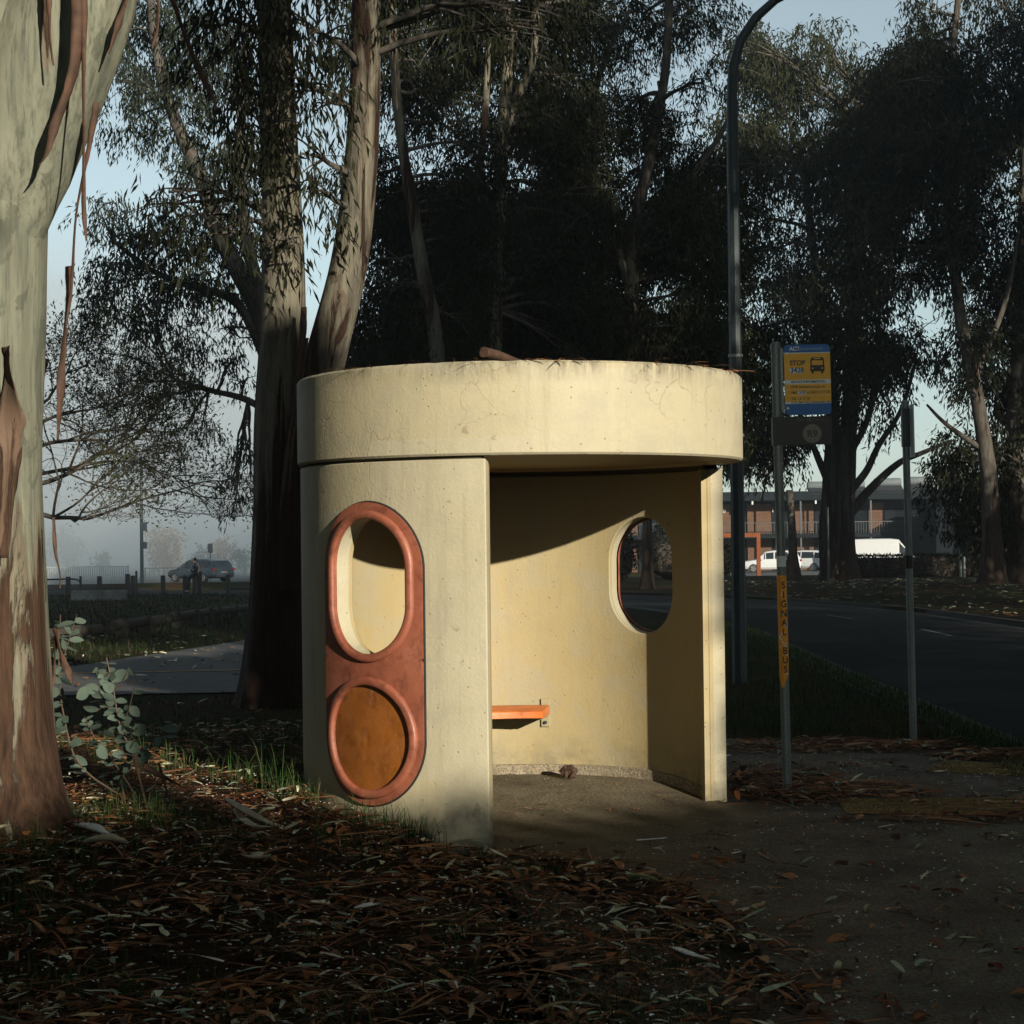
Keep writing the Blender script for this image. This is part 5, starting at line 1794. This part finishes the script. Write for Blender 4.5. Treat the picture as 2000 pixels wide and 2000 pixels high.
# person sitting on a bollard, looking down
pp = at(385, 1100, 81); pz = terrain(pp.x, pp.y)
per = thing('person', 'person in dark patterned top sitting on a bollard looking down', 'person', (pp.x, pp.y, pz))
def skin_mesh(name, chains, m, parent, sub=1, root_first=True):
    """chains: list of [(x,y,z,r), ...]; first point of later chains may equal a point of an earlier one"""
    verts, edges, rad = [], [], []
    key = {}
    for ch in chains:
        prev = None
        for x, y, z, r in ch:
            k = (round(x, 4), round(y, 4), round(z, 4))
            if k not in key:
                key[k] = len(verts); verts.append((x, y, z)); rad.append(r)
            i = key[k]
            if prev is not None and prev != i: edges.append((prev, i))
            prev = i
    me = bpy.data.meshes.new(name); me.from_pydata(verts, edges, [])
    me.update()
    o = bpy.data.objects.new(name, me); COL.objects.link(o)
    md = o.modifiers.new('skin', 'SKIN')
    sv = me.skin_vertices[0].data if me.skin_vertices else None
    if sv is None:
        bm = bmesh.new(); bm.from_mesh(me); lay = bm.verts.layers.skin.verify(); bm.to_mesh(me); bm.free()
        sv = me.skin_vertices[0].data
    for i, r in enumerate(rad):
        sv[i].radius = (r, r)
        sv[i].use_root = (i == 0)
    md2 = o.modifiers.new('sub', 'SUBSURF'); md2.levels = sub; md2.render_levels = sub
    dg = bpy.context.evaluated_depsgraph_get(); dg.update()
    me2 = bpy.data.meshes.new_from_object(o.evaluated_get(dg))
    bpy.data.objects.remove(o); 
    me2.name = name
    return link(name, me2, m, parent, smooth=60)
# facing -X
hip = (0, 0, .95, .14); chest = (-.04, 0, 1.22, .15); neck = (-.10, 0, 1.42, .06); head = (-.17, 0, 1.52, .085)
legs = [[hip, (-.06, s * .1, .93, .10), (-.40, s * .11, .70, .075), (-.42, s * .12, .36, .058), (-.44, s * .12, .09, .045), (-.56, s * .13, .05, .045)] for s in (-1, 1)]
arms = [[chest, (-.04, s * .19, 1.34, .07), (-.10, s * .24, 1.10, .05), (-.30, s * .12, 1.02, .04), (-.38, s * .06, 1.04, .035), (-.44, s * .05, 1.06, .022)] for s in (-1, 1)]
body = [hip, chest, neck, head, (-.19, 0, 1.62, .085)]
skin_mesh('body', [body, [head, (-.26, 0, 1.53, .022)]] + legs + arms, M['skin'], per)
fab = NT('dark_patterned_fabric'); v_ = fab.coord('Object')
fab.base(fab.ramp(fab.vor(v_, 7), [(.28, (.45, .45, .42)), (.34, (.012, .014, .018))])); M['fabric'] = fab.set(.9)
top_ch = [[(0, 0, .93, .155), (-.04, 0, 1.22, .17), (-.08, 0, 1.38, .10)]] + [[(-.04, 0, 1.22, .17), (-.04, s * .19, 1.34, .085), (-.10, s * .24, 1.10, .066), (-.27, s * .135, 1.03, .055)] for s in (-1, 1)]
skin_mesh('shirt', top_ch, M['fabric'], per)
leg_ch = [[(0, 0, .93, .15), (-.06, s * .1, .92, .12), (-.40, s * .11, .70, .092), (-.42, s * .12, .36, .075), (-.43, s * .12, .13, .066)] for s in (-1, 1)]
skin_mesh('trousers', leg_ch, M['trousers'], per)
hair = [[(-.135, 0, 1.64, .088), (-.09, 0, 1.57, .085), (-.06, 0, 1.46, .06)]]
skin_mesh('hair', hair, M['hair'], per)
for s in (-1, 1):
    mb = MB(); mb.box((-.51, s * .125, .045), (.28, .1, .09)); o = mb.build('shoe', M['black'], per); bevel(o, .03)

# ------------------------------------------------------------------ sapling with round blue-green leaves at the trunk's foot
sd = 10.0
sb = at(288, 1560, sd); sb.z = terrain(sb.x, sb.y)
sap = thing('gum_sapling', 'young gum sapling with round blue-green leaves beside pale trunk', 'sapling', sb)
def Sp(px, py, dd=0): return at(px, py, sd + dd) - sb
stems = [([Vector((0, 0, -.02)), Sp(262, 1480), Sp(235, 1420), Sp(222, 1350), Sp(208, 1285)], .008), ([Vector((-.03, .02, -.02)), Sp(230, 1500, .1), Sp(190, 1450, .1), Sp(165, 1400, .1)], .006),
         ([Sp(262, 1480), Sp(290, 1460), Sp(325, 1430)], .005), ([Sp(235, 1420), Sp(252, 1385), Sp(262, 1340)], .005), ([Vector((-.05, .05, -.02)), Sp(160, 1500, .15), Sp(125, 1400, .2), Sp(115, 1300, .2), Sp(118, 1200, .2)], .007),
         ([Sp(116, 1310, .2), Sp(135, 1250, .2), Sp(150, 1200, .2)], .004), ([Sp(222, 1350), Sp(190, 1345), Sp(170, 1350)], .004), ([Sp(235, 1420), Sp(205, 1440), Sp(185, 1465)], .004), ([Sp(262, 1480), Sp(240, 1475), Sp(215, 1490)], .004), ([Sp(222, 1350), Sp(240, 1330), Sp(252, 1300)], .004), ([Sp(228, 1390), Sp(205, 1380), Sp(188, 1390)], .004), ([Sp(215, 1320), Sp(200, 1318), Sp(186, 1305)], .003), ([Sp(240, 1430), Sp(258, 1430), Sp(270, 1418)], .003), ([Sp(300, 1452), Sp(312, 1440), Sp(318, 1415)], .003)]
mbs = MB(); mbl = MB()
def round_leaf(p, dirv, nrm, L, W):
    dirv = dirv.normalized(); sd_ = dirv.cross(nrm).normalized(); nn = sd_.cross(dirv)
    pts = []
    for (t, w, h) in ((0, .12, 0), (.12, .62, .02), (.35, 1, .05), (.62, .95, .05), (.85, .55, .02), (1, .06, -.03)):
        pts.append((p + dirv * t * L, sd_ * w * W * .5, nn * h * L))
    prev = None
    for c, s, h in pts:
        row = [mbl.vert(c - s + h), mbl.vert(c), mbl.vert(c + s + h)]
        if prev: mbl.face(prev[0], prev[1], row[1], row[0]); mbl.face(prev[1], prev[2], row[2], row[1])
        prev = row
rl = random.Random(3)
for pts, r in stems:
    path = smooth_path(pts, 16)
    mbs.tube(path, [r * (1 - .6 * i / 16) for i in range(17)], 6)
    n = max(3, int(sum((path[i + 1] - path[i]).length for i in range(16)) / .055))
    for k in range(n):
        t = (.28 if r > .0055 else .1) + .72 * k / max(1, n - 1)
        i = min(15, int(t * 16)); p = path[i]; tn = (path[i + 1] - path[i]).normalized()
        a0_ = rl.uniform(0, PI)
        for h in (0, 1):
            a = a0_ + PI * h
            if rl.random() < .12: continue
            sdv = Vector((math.cos(a) + rl.gauss(0, .35), math.sin(a) * .8 + rl.gauss(0, .35), rl.uniform(-.75, .6)))
            nrm = (tn + Vector((rl.gauss(0, .9), -.5 + rl.gauss(0, .9), rl.gauss(0, .6)))).normalized()
            L = rl.choice((.04, .06, .075, .085, .098)) * rl.uniform(.8, 1.1) * (1 - .35 * (t > .9))
            round_leaf(p, sdv, nrm, L, L * rl.uniform(.62, .85))
mbs.build('stems', simple('sapling_stem', (.06, .038, .024), .6), sap, smooth=50)
mbl.build('leaves', M['leaf_sapling'], sap, smooth=70)
# dry brown torn bark hanging by the sapling
ribbon([at(110, 1228, 9.6), at(118, 1270, 9.55), at(132, 1310, 9.5), at(140, 1335, 9.5)], .05, .03, 'bark_ribbon', M['bark_strip'], treeA, .3, a0)
ribbon([at(112, 1230, 9.6), at(108, 1280, 9.6), at(104, 1340, 9.55)], .03, .02, 'bark_ribbon', M['bark_strip'], treeA, .3, a0)
# fallen sticks
for (pts, r, lab) in [([(262, 1475, 9.9, .22), (275, 1530, 9.7, .1), (295, 1585, 9.5, .02)], .011, 'upright brown stick leaning in the sapling'),
                      ([(285, 1500, 9.8, .2), (370, 1545, 9.6, .12), (440, 1608, 9.35, .03)], .020, 'long brown forked bark stick lying right of the sapling'),
                      ([(310, 1490, 9.9, .2), (330, 1560, 9.7, .08), (342, 1590, 9.6, .02)], .007, 'thin brown twig leaning between sapling and long stick')]:
    P_ = []
    for px, py, d, h in pts:
        q = at(px, py, d); P_.append(q)
    P_[-1].z = terrain(P_[-1].x, P_[-1].y) + .01
    o_ = P_[-1].copy()
    mb = MB(); path = smooth_path([q - o_ for q in P_], 14)
    mb.tube(path, [r * (.6 + .5 * math.sin(i * .4 + r * 90)) for i in range(15)], 7)
    o = mb.build('fallen_stick', M['bark_strip'], None, smooth=50); o.location = o_
    tag(o, lab, 'stick')

# ------------------------------------------------------------------ litter, grass
def path_left(y):
    """x of the ragged edge between mulch and footpath"""
    return interp(y, [-14, -4.8, -4.0, -3.1, -2.26, -1.6, -1.42, -1.28], [1.3, 1.1, 1.02, .95, .84, .32, .02, -.2])
class Tint(MB):
    def piece(self, p, ang, L, W, n, curl, arch, col, twist=.0, taper=1.0, tilt=0.0):
        c, s = math.cos(ang), math.sin(ang)
        b = len(self.v)
        th = 0.0; x = y = 0.0
        for i in range(n + 1):
            t = i / n
            w = W * .5 * (math.sin(PI * min(.97, max(.06, t))) ** .6 if taper else (1 - .25 * t))
            th = curl * (t - .5)
            nx, ny = -math.sin(th), math.cos(th)
            zc = arch * math.sin(PI * t) + tilt * (t - .5) * L
            tw = twist * (t - .5)
            for sg in (-1, 1):
                lx, ly = x + nx * w * sg, y + ny * w * sg
                self.v.append((p[0] + lx * c - ly * s, p[1] + lx * s + ly * c, p[2] + zc + sg * w * (math.sin(tw) + .12)))
                k = 1.0 if sg > 0 else .82
                self.c.append((col[0] * k, col[1] * k, col[2] * k, 1))
            x += L / n * math.cos(th); y += L / n * math.sin(th)
        for i in range(n):
            a = b + i * 2
            self.f.append((a, a + 1, a + 3, a + 2))
    def finish(self, name, m):
        o = self.build(name, m)
        at_ = o.data.color_attributes.new('tint', 'FLOAT_COLOR', 'POINT')
        at_.data.foreach_set('color', np.array(self.c, dtype=np.float32).ravel())
        return o
rb_ = random.Random(21)
BARK = [(.17, .058, .021), (.12, .042, .018), (.23, .088, .032), (.06, .024, .012), (.29, .125, .05), (.125, .066, .033), (.036, .016, .009), (.33, .17, .08), (.15, .075, .04)]
LEAF = [(.33, .33, .20), (.24, .27, .17), (.36, .24, .12), (.46, .43, .28), (.10, .11, .07), (.15, .06, .035), (.10, .055, .03), (.20, .115, .055), (.50, .47, .34), (.10, .05, .03), (.22, .26, .19)]
def jit(c, r): 
    k = r.uniform(.8, 1.6); return tuple(a * k for a in c)
in_shelter = lambda x, y: math.hypot(x - SC.x, y) < 1.36
bark_l, leaf_l, fleck = Tint(), Tint(), Tint()
def scatter(n, xr, yr, kind, cond, hmax, lmul=1.0, ang0=None):
    k = 0; tries = 0
    while k < n and tries < n * 20:
        tries += 1
        x, y = rb_.uniform(*xr), rb_.uniform(*yr)
        if not cond(x, y): continue
        k += 1
        z = terrain(x, y) + .004 + rb_.random() ** 2 * hmax
        ang = rb_.uniform(0, 2 * PI) if ang0 is None else ang0 + rb_.gauss(0, .35)
        if kind == 'bark':
            L = min(.55, rb_.lognormvariate(-1.9, .6)) * lmul
            if rb_.random() < .22:      # thin twigs
                bark_l.piece((x, y, z + .006), ang, L * 1.5, rb_.uniform(.003, .006), 4, rb_.gauss(0, .3), rb_.uniform(0, .015), jit(rb_.choice(BARK), rb_), 0, taper=0, tilt=rb_.gauss(0, .08))
                continue
            if rb_.random() < .10:      # broad flakes
                bark_l.piece((x, y, z), ang, rb_.uniform(.05, .14), rb_.uniform(.03, .06), 4, rb_.gauss(0, .4), rb_.uniform(.004, .02), jit(rb_.choice(BARK), rb_), rb_.gauss(0, .8), taper=1, tilt=rb_.gauss(0, .1))
                continue
            bark_l.piece((x, y, z), ang, L, rb_.uniform(.004, .016) * (1 if rb_.random() < .85 else 2.2), 4, rb_.gauss(0, .28), rb_.uniform(0, .012) + L * .015, jit(rb_.choice(BARK), rb_), rb_.gauss(0, .8), taper=0 if rb_.random() < .7 else 1, tilt=rb_.gauss(0, .05))
        elif kind == 'leaf':
            L = rb_.uniform(.06, .15) * lmul
            leaf_l.piece((x, y, z + .004), ang, L, L * rb_.uniform(.13, .22), 5, rb_.gauss(0, .7), rb_.uniform(.001, .012), jit(rb_.choice(LEAF), rb_), rb_.gauss(0, 1.2), tilt=rb_.gauss(0, .12))
        else:
            L = rb_.uniform(.008, .024) * lmul
            fleck.piece((x, y, z + .012), ang, L, L * .7, 2, 0, .003, jit((.62, .62, .57), rb_), 0)
def mulch(x, y):
    e = path_left(y) + .10 * math.sin(y * 7) + .08 * math.sin(y * 17 + 1)
    if in_shelter(x, y): return False
    dd = e - x
    if dd > 0: return True
    return rb_.random() < math.exp(dd * 5.5) * .5
clumpy = lambda x, y, s=1.4, o=0: mnoise.noise(Vector((x * s, y * s, o))) + .25
scatter(6000, (-3.6, 1.6), (-5.1, .4), 'bark', lambda x, y: mulch(x, y) and rb_.random() < .35 + 1.1 * clumpy(x, y, 1.9, 2), .035, .9)
scatter(1900, (-3.6, 1.6), (-5.1, .4), 'leaf', lambda x, y: mulch(x, y) and rb_.random() < clumpy(x, y) + .45, .06)
scatter(1700, (-3.6, 1.6), (-5.1, .2), 'fleck', mulch, .05)
scatter(1100, (-5, -1.2), (.4, 5), 'bark', lambda x, y: not in_shelter(x, y), .03, 1.3)
scatter(700, (-5, -1.2), (.4, 6), 'leaf', lambda x, y: not in_shelter(x, y), .03, 1.2)
onpath = lambda x, y: x > path_left(min(y, -1.28)) and not in_shelter(x, y)
scatter(260, (.9, 3.9), (-5, 3.6), 'leaf', onpath, .004)
scatter(330, (.9, 3.9), (-5, 3.6), 'bark', onpath, .004, .6)
scatter(500, (.9, 3.9), (-5, 2.6), 'bark', lambda x, y: onpath(x, y) and rb_.random() < clumpy(x, y, .9, 3), .004, .45)
scatter(1100, (.5, 3.9), (-5, 3.0), 'fleck', onpath, .001, .8)
for _ in range(5200):
    x, y = rb_.uniform(-3.4, 1.7), rb_.uniform(-5.1, .2)
    if mulch(x, y):
        L_ = rb_.uniform(.01, .035)
        bark_l.piece((x, y, terrain(x, y) + .002 + rb_.random() * .02), rb_.uniform(0, 6.3), L_, L_ * rb_.uniform(.25, .8), 2, 0, .003, jit(rb_.choice(BARK + LEAF[:4]), rb_), .6, tilt=rb_.gauss(0, .15))
# drifts of bark on the path
def pile(cx, cy, rx, ry, nb, nl, ang0=None, h=.07, lm=1.0):
    f = lambda x, y: ((x - cx) / rx) ** 2 + ((y - cy) / ry) ** 2 < rb_.uniform(.1, 1.0) and not in_shelter(x, y)
    scatter(nb, (cx - rx, cx + rx), (cy - ry, cy + ry), 'bark', f, h, lm, ang0); scatter(nl, (cx - rx, cx + rx), (cy - ry, cy + ry), 'leaf', f, h)
pile(1.75, 1.0, .55, 1.1, 800, 150, None, .07)
pile(1.95, .75, .75, .5, 420, 60, .1, .05, 1.2)
pile(2.4, 3.35, 1.3, .45, 520, 170, .1, .05)
pile(3.5, 2.6, .5, .35, 280, 70, .2, .05)
pile(2.9, -.42, 1.1, .10, 170, 20, -.05, .03, 1.9)
pile(2.9, .1, .95, .35, 60, 12, -.05, .01, 1.0)
# on the shelter floor
def on_floor(n, kind):
    for _ in range(n):
        a, r = rb_.uniform(0, 2 * PI), 1.15 * rb_.random() ** .5
        x, y = SC.x + r * math.sin(a), -r * math.cos(a)
        z = floor_z(x - SC.x, y) + .003
        if kind: bark_l.piece((x, y, z), rb_.uniform(0, 6.3), rb_.uniform(.03, .13), rb_.uniform(.004, .014), 4, rb_.gauss(0, .7), .006, jit(rb_.choice(BARK), rb_), .3)
        else: fleck.piece((x, y, z + .002), rb_.uniform(0, 6), .012, .01, 2, 0, .002, (.5, .5, .45), 0)
on_floor(85, 1); on_floor(40, 0)
# on the roof edge
for _ in range(160):
    a, r = rb_.uniform(-1.3, 1.3), 1.26 + rb_.gauss(0, .05)
    bark_l.piece((SC.x + r * math.sin(a), -r * math.cos(a), ZR1 - .01), rb_.uniform(0, 6.3), rb_.uniform(.05, .22), rb_.uniform(.004, .016), 4, rb_.gauss(0, .9), .015, jit(rb_.choice(BARK), rb_), .5, tilt=rb_.gauss(0, .12))
# farther verges
scatter(420, (-11, -2), (6, 26), 'leaf', lambda x, y: rb_.random() < clumpy(x, y, .5, 4) + .3, .02, 1.8)
scatter(1000, (8, 20), (26, 68), 'leaf', lambda x, y: x > far_edge(y) + .2, .03, 2.6)
scatter(700, (8, 20), (26, 68), 'bark', lambda x, y: x > far_edge(y) + .2, .03, 2.6)
struct(bark_l.finish('bark_litter', M['litter']), 'stuff')
struct(leaf_l.finish('leaf_litter', M['litter']), 'stuff')
struct(fleck.finish('white_fluff', M['litter']), 'stuff')

gr = Tint()
GR = [(.018, .042, .010), (.026, .056, .012), (.036, .06, .017), (.014, .03, .009), (.06, .06, .026)]
def blade(x, y, z, h, w, col, lean):
    a = rb_.uniform(0, 2 * PI); b = len(gr.v); ca, sa = math.cos(a), math.sin(a)
    for t, ww in ((0, 1), (.4, .8), (.75, .5), (1, .05)):
        ox = lean * h * t * t
        for sg in (-1, 1):
            gr.v.append((x + ca * ox - sa * sg * w * ww * .5, y + sa * ox + ca * sg * w * ww * .5, z + h * t * (1 - .35 * lean * t)))
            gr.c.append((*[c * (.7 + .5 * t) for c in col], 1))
    for i in range(3):
        gr.f.append((b + 2 * i, b + 2 * i + 1, b + 2 * i + 3, b + 2 * i + 2))
def tuft(x, y, r, n, h):
    for _ in range(n):
        px, py = x + rb_.gauss(0, r), y + rb_.gauss(0, r)
        if in_shelter(px, py): continue
        blade(px, py, terrain(px, py) - .005, h * rb_.uniform(.5, 1.5), rb_.uniform(.003, .006), jit(rb_.choice(GR), rb_), rb_.uniform(.1, 1.0))
for (x, y, r, n, h) in [(-1.35, -.35, .12, 120, .22), (-1.15, -.75, .10, 100, .14), (-.85, -1.12, .09, 110, .14), (-.62, -1.28, .08, 110, .17), (-.5, -1.33, .05, 60, .16), (-1.5, .15, .15, 110, .24),
                        (-1.9, -1.5, .16, 160, .16), (-2.2, -1.3, .14, 120, .16), (-1.65, -1.75, .14, 120, .12), (-1.0, -1.9, .15, 110, .10), (-.7, -1.85, .12, 90, .10), (-2.35, -2.1, .15, 120, .12), (-2.1, -3.0, .18, 150, .11),
                        (-1.0, -2.8, .12, 90, .08), (-.55, -2.9, .10, 60, .07), (-.3, -4.0, .14, 110, .08), (.55, -3.9, .16, 130, .08), (.4, -4.5, .16, 120, .08), (-.2, -1.5, .05, 40, .06), (-1.3, -4.3, .2, 130, .09), (.75, -3.4, .1, 60, .07), (.15, -2.0, .08, 40, .05)]:
    tuft(x, y, r, n, h)
for _ in range(36):
    tuft(rb_.uniform(-2.6, .6), rb_.uniform(-5, -1.6), .1, 30, .07)
for (x, y, r, n) in [(-1.75, -4.2, .22, 260), (-.75, -4.6, .2, 200), (.35, -4.75, .22, 260), (-2.3, -2.4, .2, 220), (-1.5, -2.3, .2, 200), (-.2, -3.3, .14, 120), (-.9, -3.6, .14, 120), (-2.0, -3.4, .18, 160)]:
    tuft(x, y, r, n, .09)
for _ in range(40):
    tuft(rb_.uniform(-3.2, -1.5), rb_.uniform(.0, 3.5), .14, 40, .11)
# kerbside verge
for _ in range(15000):
    y = 4.1 + rb_.random() ** 1.6 * 24; x = rb_.uniform(.6, near_edge(y) - .12)
    if clumpy(x, y, 1.1, 9) < -.02 and rb_.random() < .8: continue
    if y < 5.0 and rb_.random() < .5: continue
    blade(x, y, terrain(x, y) - .03, rb_.uniform(.04, .13) * (1 if rb_.random() < .96 else 2.6), rb_.uniform(.005, .010), jit(rb_.choice(GR), rb_), rb_.uniform(.1, .9))
for _ in range(1500):
    y = rb_.uniform(.5, 4.2); x = rb_.uniform(3.45, 3.85) if rb_.random() < .7 else rb_.uniform(1.4, 2.1)
    if x < 2.2 and not (.4 < y < 2.2): continue
    blade(x, y, terrain(x, y), rb_.uniform(.03, .09), .005, jit(rb_.choice(GR), rb_), rb_.uniform(.1, .9))
for _ in range(5200):
    y = 3.2 + rb_.random() ** 1.4 * 30; x = near_edge(y) - .34 * rb_.random()
    blade(x, y, terrain(x, y), rb_.uniform(.04, .12), rb_.uniform(.006, .011), jit(rb_.choice(GR), rb_), rb_.uniform(.1, 1.0))
# misty left lawn
for _ in range(13000):
    y = 10 + rb_.random() ** 1.5 * 60; d = y + 10.8
    x = rb_.uniform(-.30 * d, -.10 * d)
    if -7.9 < x < 2 and x > -6.35 - (17.2 - y) * .183 and y < 26: continue
    blade(x, y, terrain(x, y) - .03, rb_.uniform(.06, .17), .012 + .0003 * d, tuple(c * .42 for c in jit(GR[rb_.choice((0, 1, 3, 4, 4))], rb_)), rb_.uniform(.1, .9))  # blade colours dimmed to stand in for shade on this strip
for _ in range(2500):
    x, y = rb_.uniform(-6.5, -1.6), rb_.uniform(2.5, 9.7)
    blade(x, y, terrain(x, y) - .03, rb_.uniform(.04, .11), .008, jit(rb_.choice(GR), rb_), rb_.uniform(.1, .9))
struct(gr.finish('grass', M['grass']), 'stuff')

# ------------------------------------------------------------------ a few single fallen things
def single(name, label, cat, pts, w0, w1, m, curl=.3, d=None):
    P_ = [Vector(q) for q in pts]
    o_ = P_[0].copy()
    mb = MB(); path = smooth_path([q - o_ for q in P_], 14); prev = None
    for i, q in enumerate(path):
        t = i / 14; w = (w0 + (w1 - w0) * t) * (math.sin(PI * min(.96, max(.08, t))) ** .5)
        tn = (path[min(i + 1, 14)] - path[max(i - 1, 0)]).normalized()
        sdv = tn.cross(Vector((0, 0, 1))).normalized()
        row = [mb.vert(q + sdv * w * (u - .5) + Vector((0, 0, curl * w * (2 * u - 1) ** 2))) for u in (0, .25, .5, .75, 1)]
        if prev:
            for k in range(4): mb.face(prev[k], prev[k + 1], row[k + 1], row[k])
        prev = row
    o = mb.build(name, m, None, smooth=70); o.location = o_
    md = o.modifiers.new('t', 'SOLIDIFY'); md.thickness = .003
    return tag(o, label, cat)
def gpt(px, py, h=.03, z=0.0):
    """point on the ground under a photo pixel"""
    d = 9.0
    for _ in range(30):
        p = at(px, py, d); zz = terrain(p.x, p.y) + h
        d += (p.z - zz) * 4.5
        d = max(4, min(40, d))
    return at(px, py, d)
single('bark_curl', 'pale curled bark piece lying near foot of the big trunk', 'bark', [gpt(150, 1612, .04), gpt(185, 1622, .07), gpt(215, 1632, .05)], .07, .05, M['paper'], .4)
single('bark_curl', 'tan split bark piece lying just below the pale curled one', 'bark', [gpt(165, 1645, .04), gpt(210, 1640, .07), gpt(250, 1648, .04)], .06, .08, M['pale_bark'], .4)
single('bark_frond', 'broad pale forked bark frond lying left of the amber disc', 'bark', [gpt(440, 1560, .10), gpt(485, 1590, .07), gpt(535, 1613, .03)], .05, .05, M['pale_bark'], .3)
single('bark_frond', 'grey-green bark blade fanned out under the forked frond', 'bark', [gpt(455, 1580, .06), gpt(490, 1612, .05), gpt(530, 1615, .03)], .04, .05, M['pale_bark'], .2)
single('dry_leaf', 'tan broad dry leaf resting on mulch below the bark fronds', 'leaf', [gpt(482, 1672, .04), gpt(502, 1676, .06), gpt(520, 1674, .04)], .10, .10, M['pale_bark'], .2)
single('white_scrap', 'torn white scrap lying on the dark mulch left of centre', 'scrap', [gpt(692, 1773, .05), gpt(716, 1770, .06), gpt(738, 1765, .05)], .035, .06, M['paper'], .2)
single('white_petal', 'long white petal strip on litter at the path edge', 'scrap', [gpt(1312, 1850, .03), gpt(1345, 1864, .05), gpt(1385, 1873, .03)], .035, .03, M['paper'], .3)
single('green_frond', 'pale yellow-green leaf sprig on litter front of the shelter', 'leaf', [gpt(1228, 1715, .03), gpt(1255, 1712, .06), gpt(1285, 1722, .03)], .05, .06, simple('yellow_green_leaf', (.22, .23, .08), .6), .3)
mb = MB(); s_ = at(1243, 1604, 9.72); e_ = at(1302, 1599, 9.78); s_.z = .012; e_.z = .012
mb.tube([Vector((0, 0, 0)), e_ - s_], [.0035, .0035], 8); o = mb.build('paper_straw', M['paper'], None, smooth=50); o.location = s_
tag(o, 'white paper straw lying on the shelter floor near the opening', 'straw')
lp_ = at(1111, 1513, 11.75)
mb = MB()
for k in range(5):
    a = k * 1.3; mb.tube([(.03 * math.cos(a), .02 * math.sin(a), .0), (.045 * math.cos(a + .4), .03, .04), (.02 * math.cos(a + 1), -.01, .07), (-.02, .0, .05)], [.012, .02, .016, .006], 7, wob=.3, seed=k)
o = mb.build('crumpled_leaf', M['bark_strip'], None, smooth=60); o.location = (lp_.x, lp_.y, floor_z(lp_.x - SC.x, lp_.y) + .012)
tag(o, 'crumpled brown dry leaf on floor against the back wall', 'leaf')
q0, q1 = at(945, 688, 9.62), at(1003, 705, 9.85)
mb = MB(); mb.tube([Vector((0, 0, 0)), (q1 - q0) * .5 + Vector((0, 0, .005)), q1 - q0, (q1 - q0) * 1.8], [.030, .028, .022, .015], 10, wob=.15)
o = mb.build('fallen_branch', M['bark_strip'], None, smooth=50); o.location = q0; tag(o, 'short broken brown branch lying on top of the shelter roof', 'branch')
mb = MB(); q = at(1428, 725, 10.4); mb.tube([(0, 0, 0), (.1, .02, .004), (.2, .0, .002)], [.005, .004, .002], 6)
o = mb.build('fallen_twig', M['bark_strip'], None); o.location = q + Vector((-.06, .0, .0)); tag(o, 'thin twig poking out past right edge of the roof', 'twig')

# ------------------------------------------------------------------ haze: one closed box of pale air
mb = MB(); mb.box((40, 180, 12), (880, 500, 36))
hz = mb.build('haze', None)
hm = bpy.data.materials.new('haze'); hm.use_nodes = True
ht = hm.node_tree
for n_ in list(ht.nodes):
    if n_.type == 'BSDF_PRINCIPLED': ht.nodes.remove(n_)
pv = ht.nodes.new('ShaderNodeVolumePrincipled')
pv.inputs['Color'].default_value = (.84, .90, .93, 1)
pv.inputs['Density'].default_value = 0.0006
pv.inputs['Anisotropy'].default_value = 0.6
ht.links.new(pv.outputs[0], ht.nodes['Material Output'].inputs['Volume'])
hz.data.materials.append(hm)
hz['kind'] = 'stuff'
# the thick morning fog lying over the far field on the left
bm = bmesh.new(); bmesh.ops.create_icosphere(bm, subdivisions=4, radius=1)
for v in bm.verts:
    k = 1 + .10 * mnoise.noise(v.co * 2.3) + .05 * mnoise.noise(v.co * 5)
    v.co = Vector((v.co.x * 120 * k, v.co.y * 145 * k, v.co.z * 46 * k))
me = bpy.data.meshes.new('fog_bank'); bm.to_mesh(me); bm.free()
fg = link('fog_bank', me, None)
fg.location = (-92, 208, -9)
fm = hm.copy(); fm.name = 'fog'
for n_ in fm.node_tree.nodes:
    if n_.type == 'PRINCIPLED_VOLUME': n_.inputs['Density'].default_value = 0.015; n_.inputs['Anisotropy'].default_value = 0.2; n_.inputs['Color'].default_value = (.82, .90, .96, 1)
fg.data.materials.append(fm)
fg['kind'] = 'stuff'
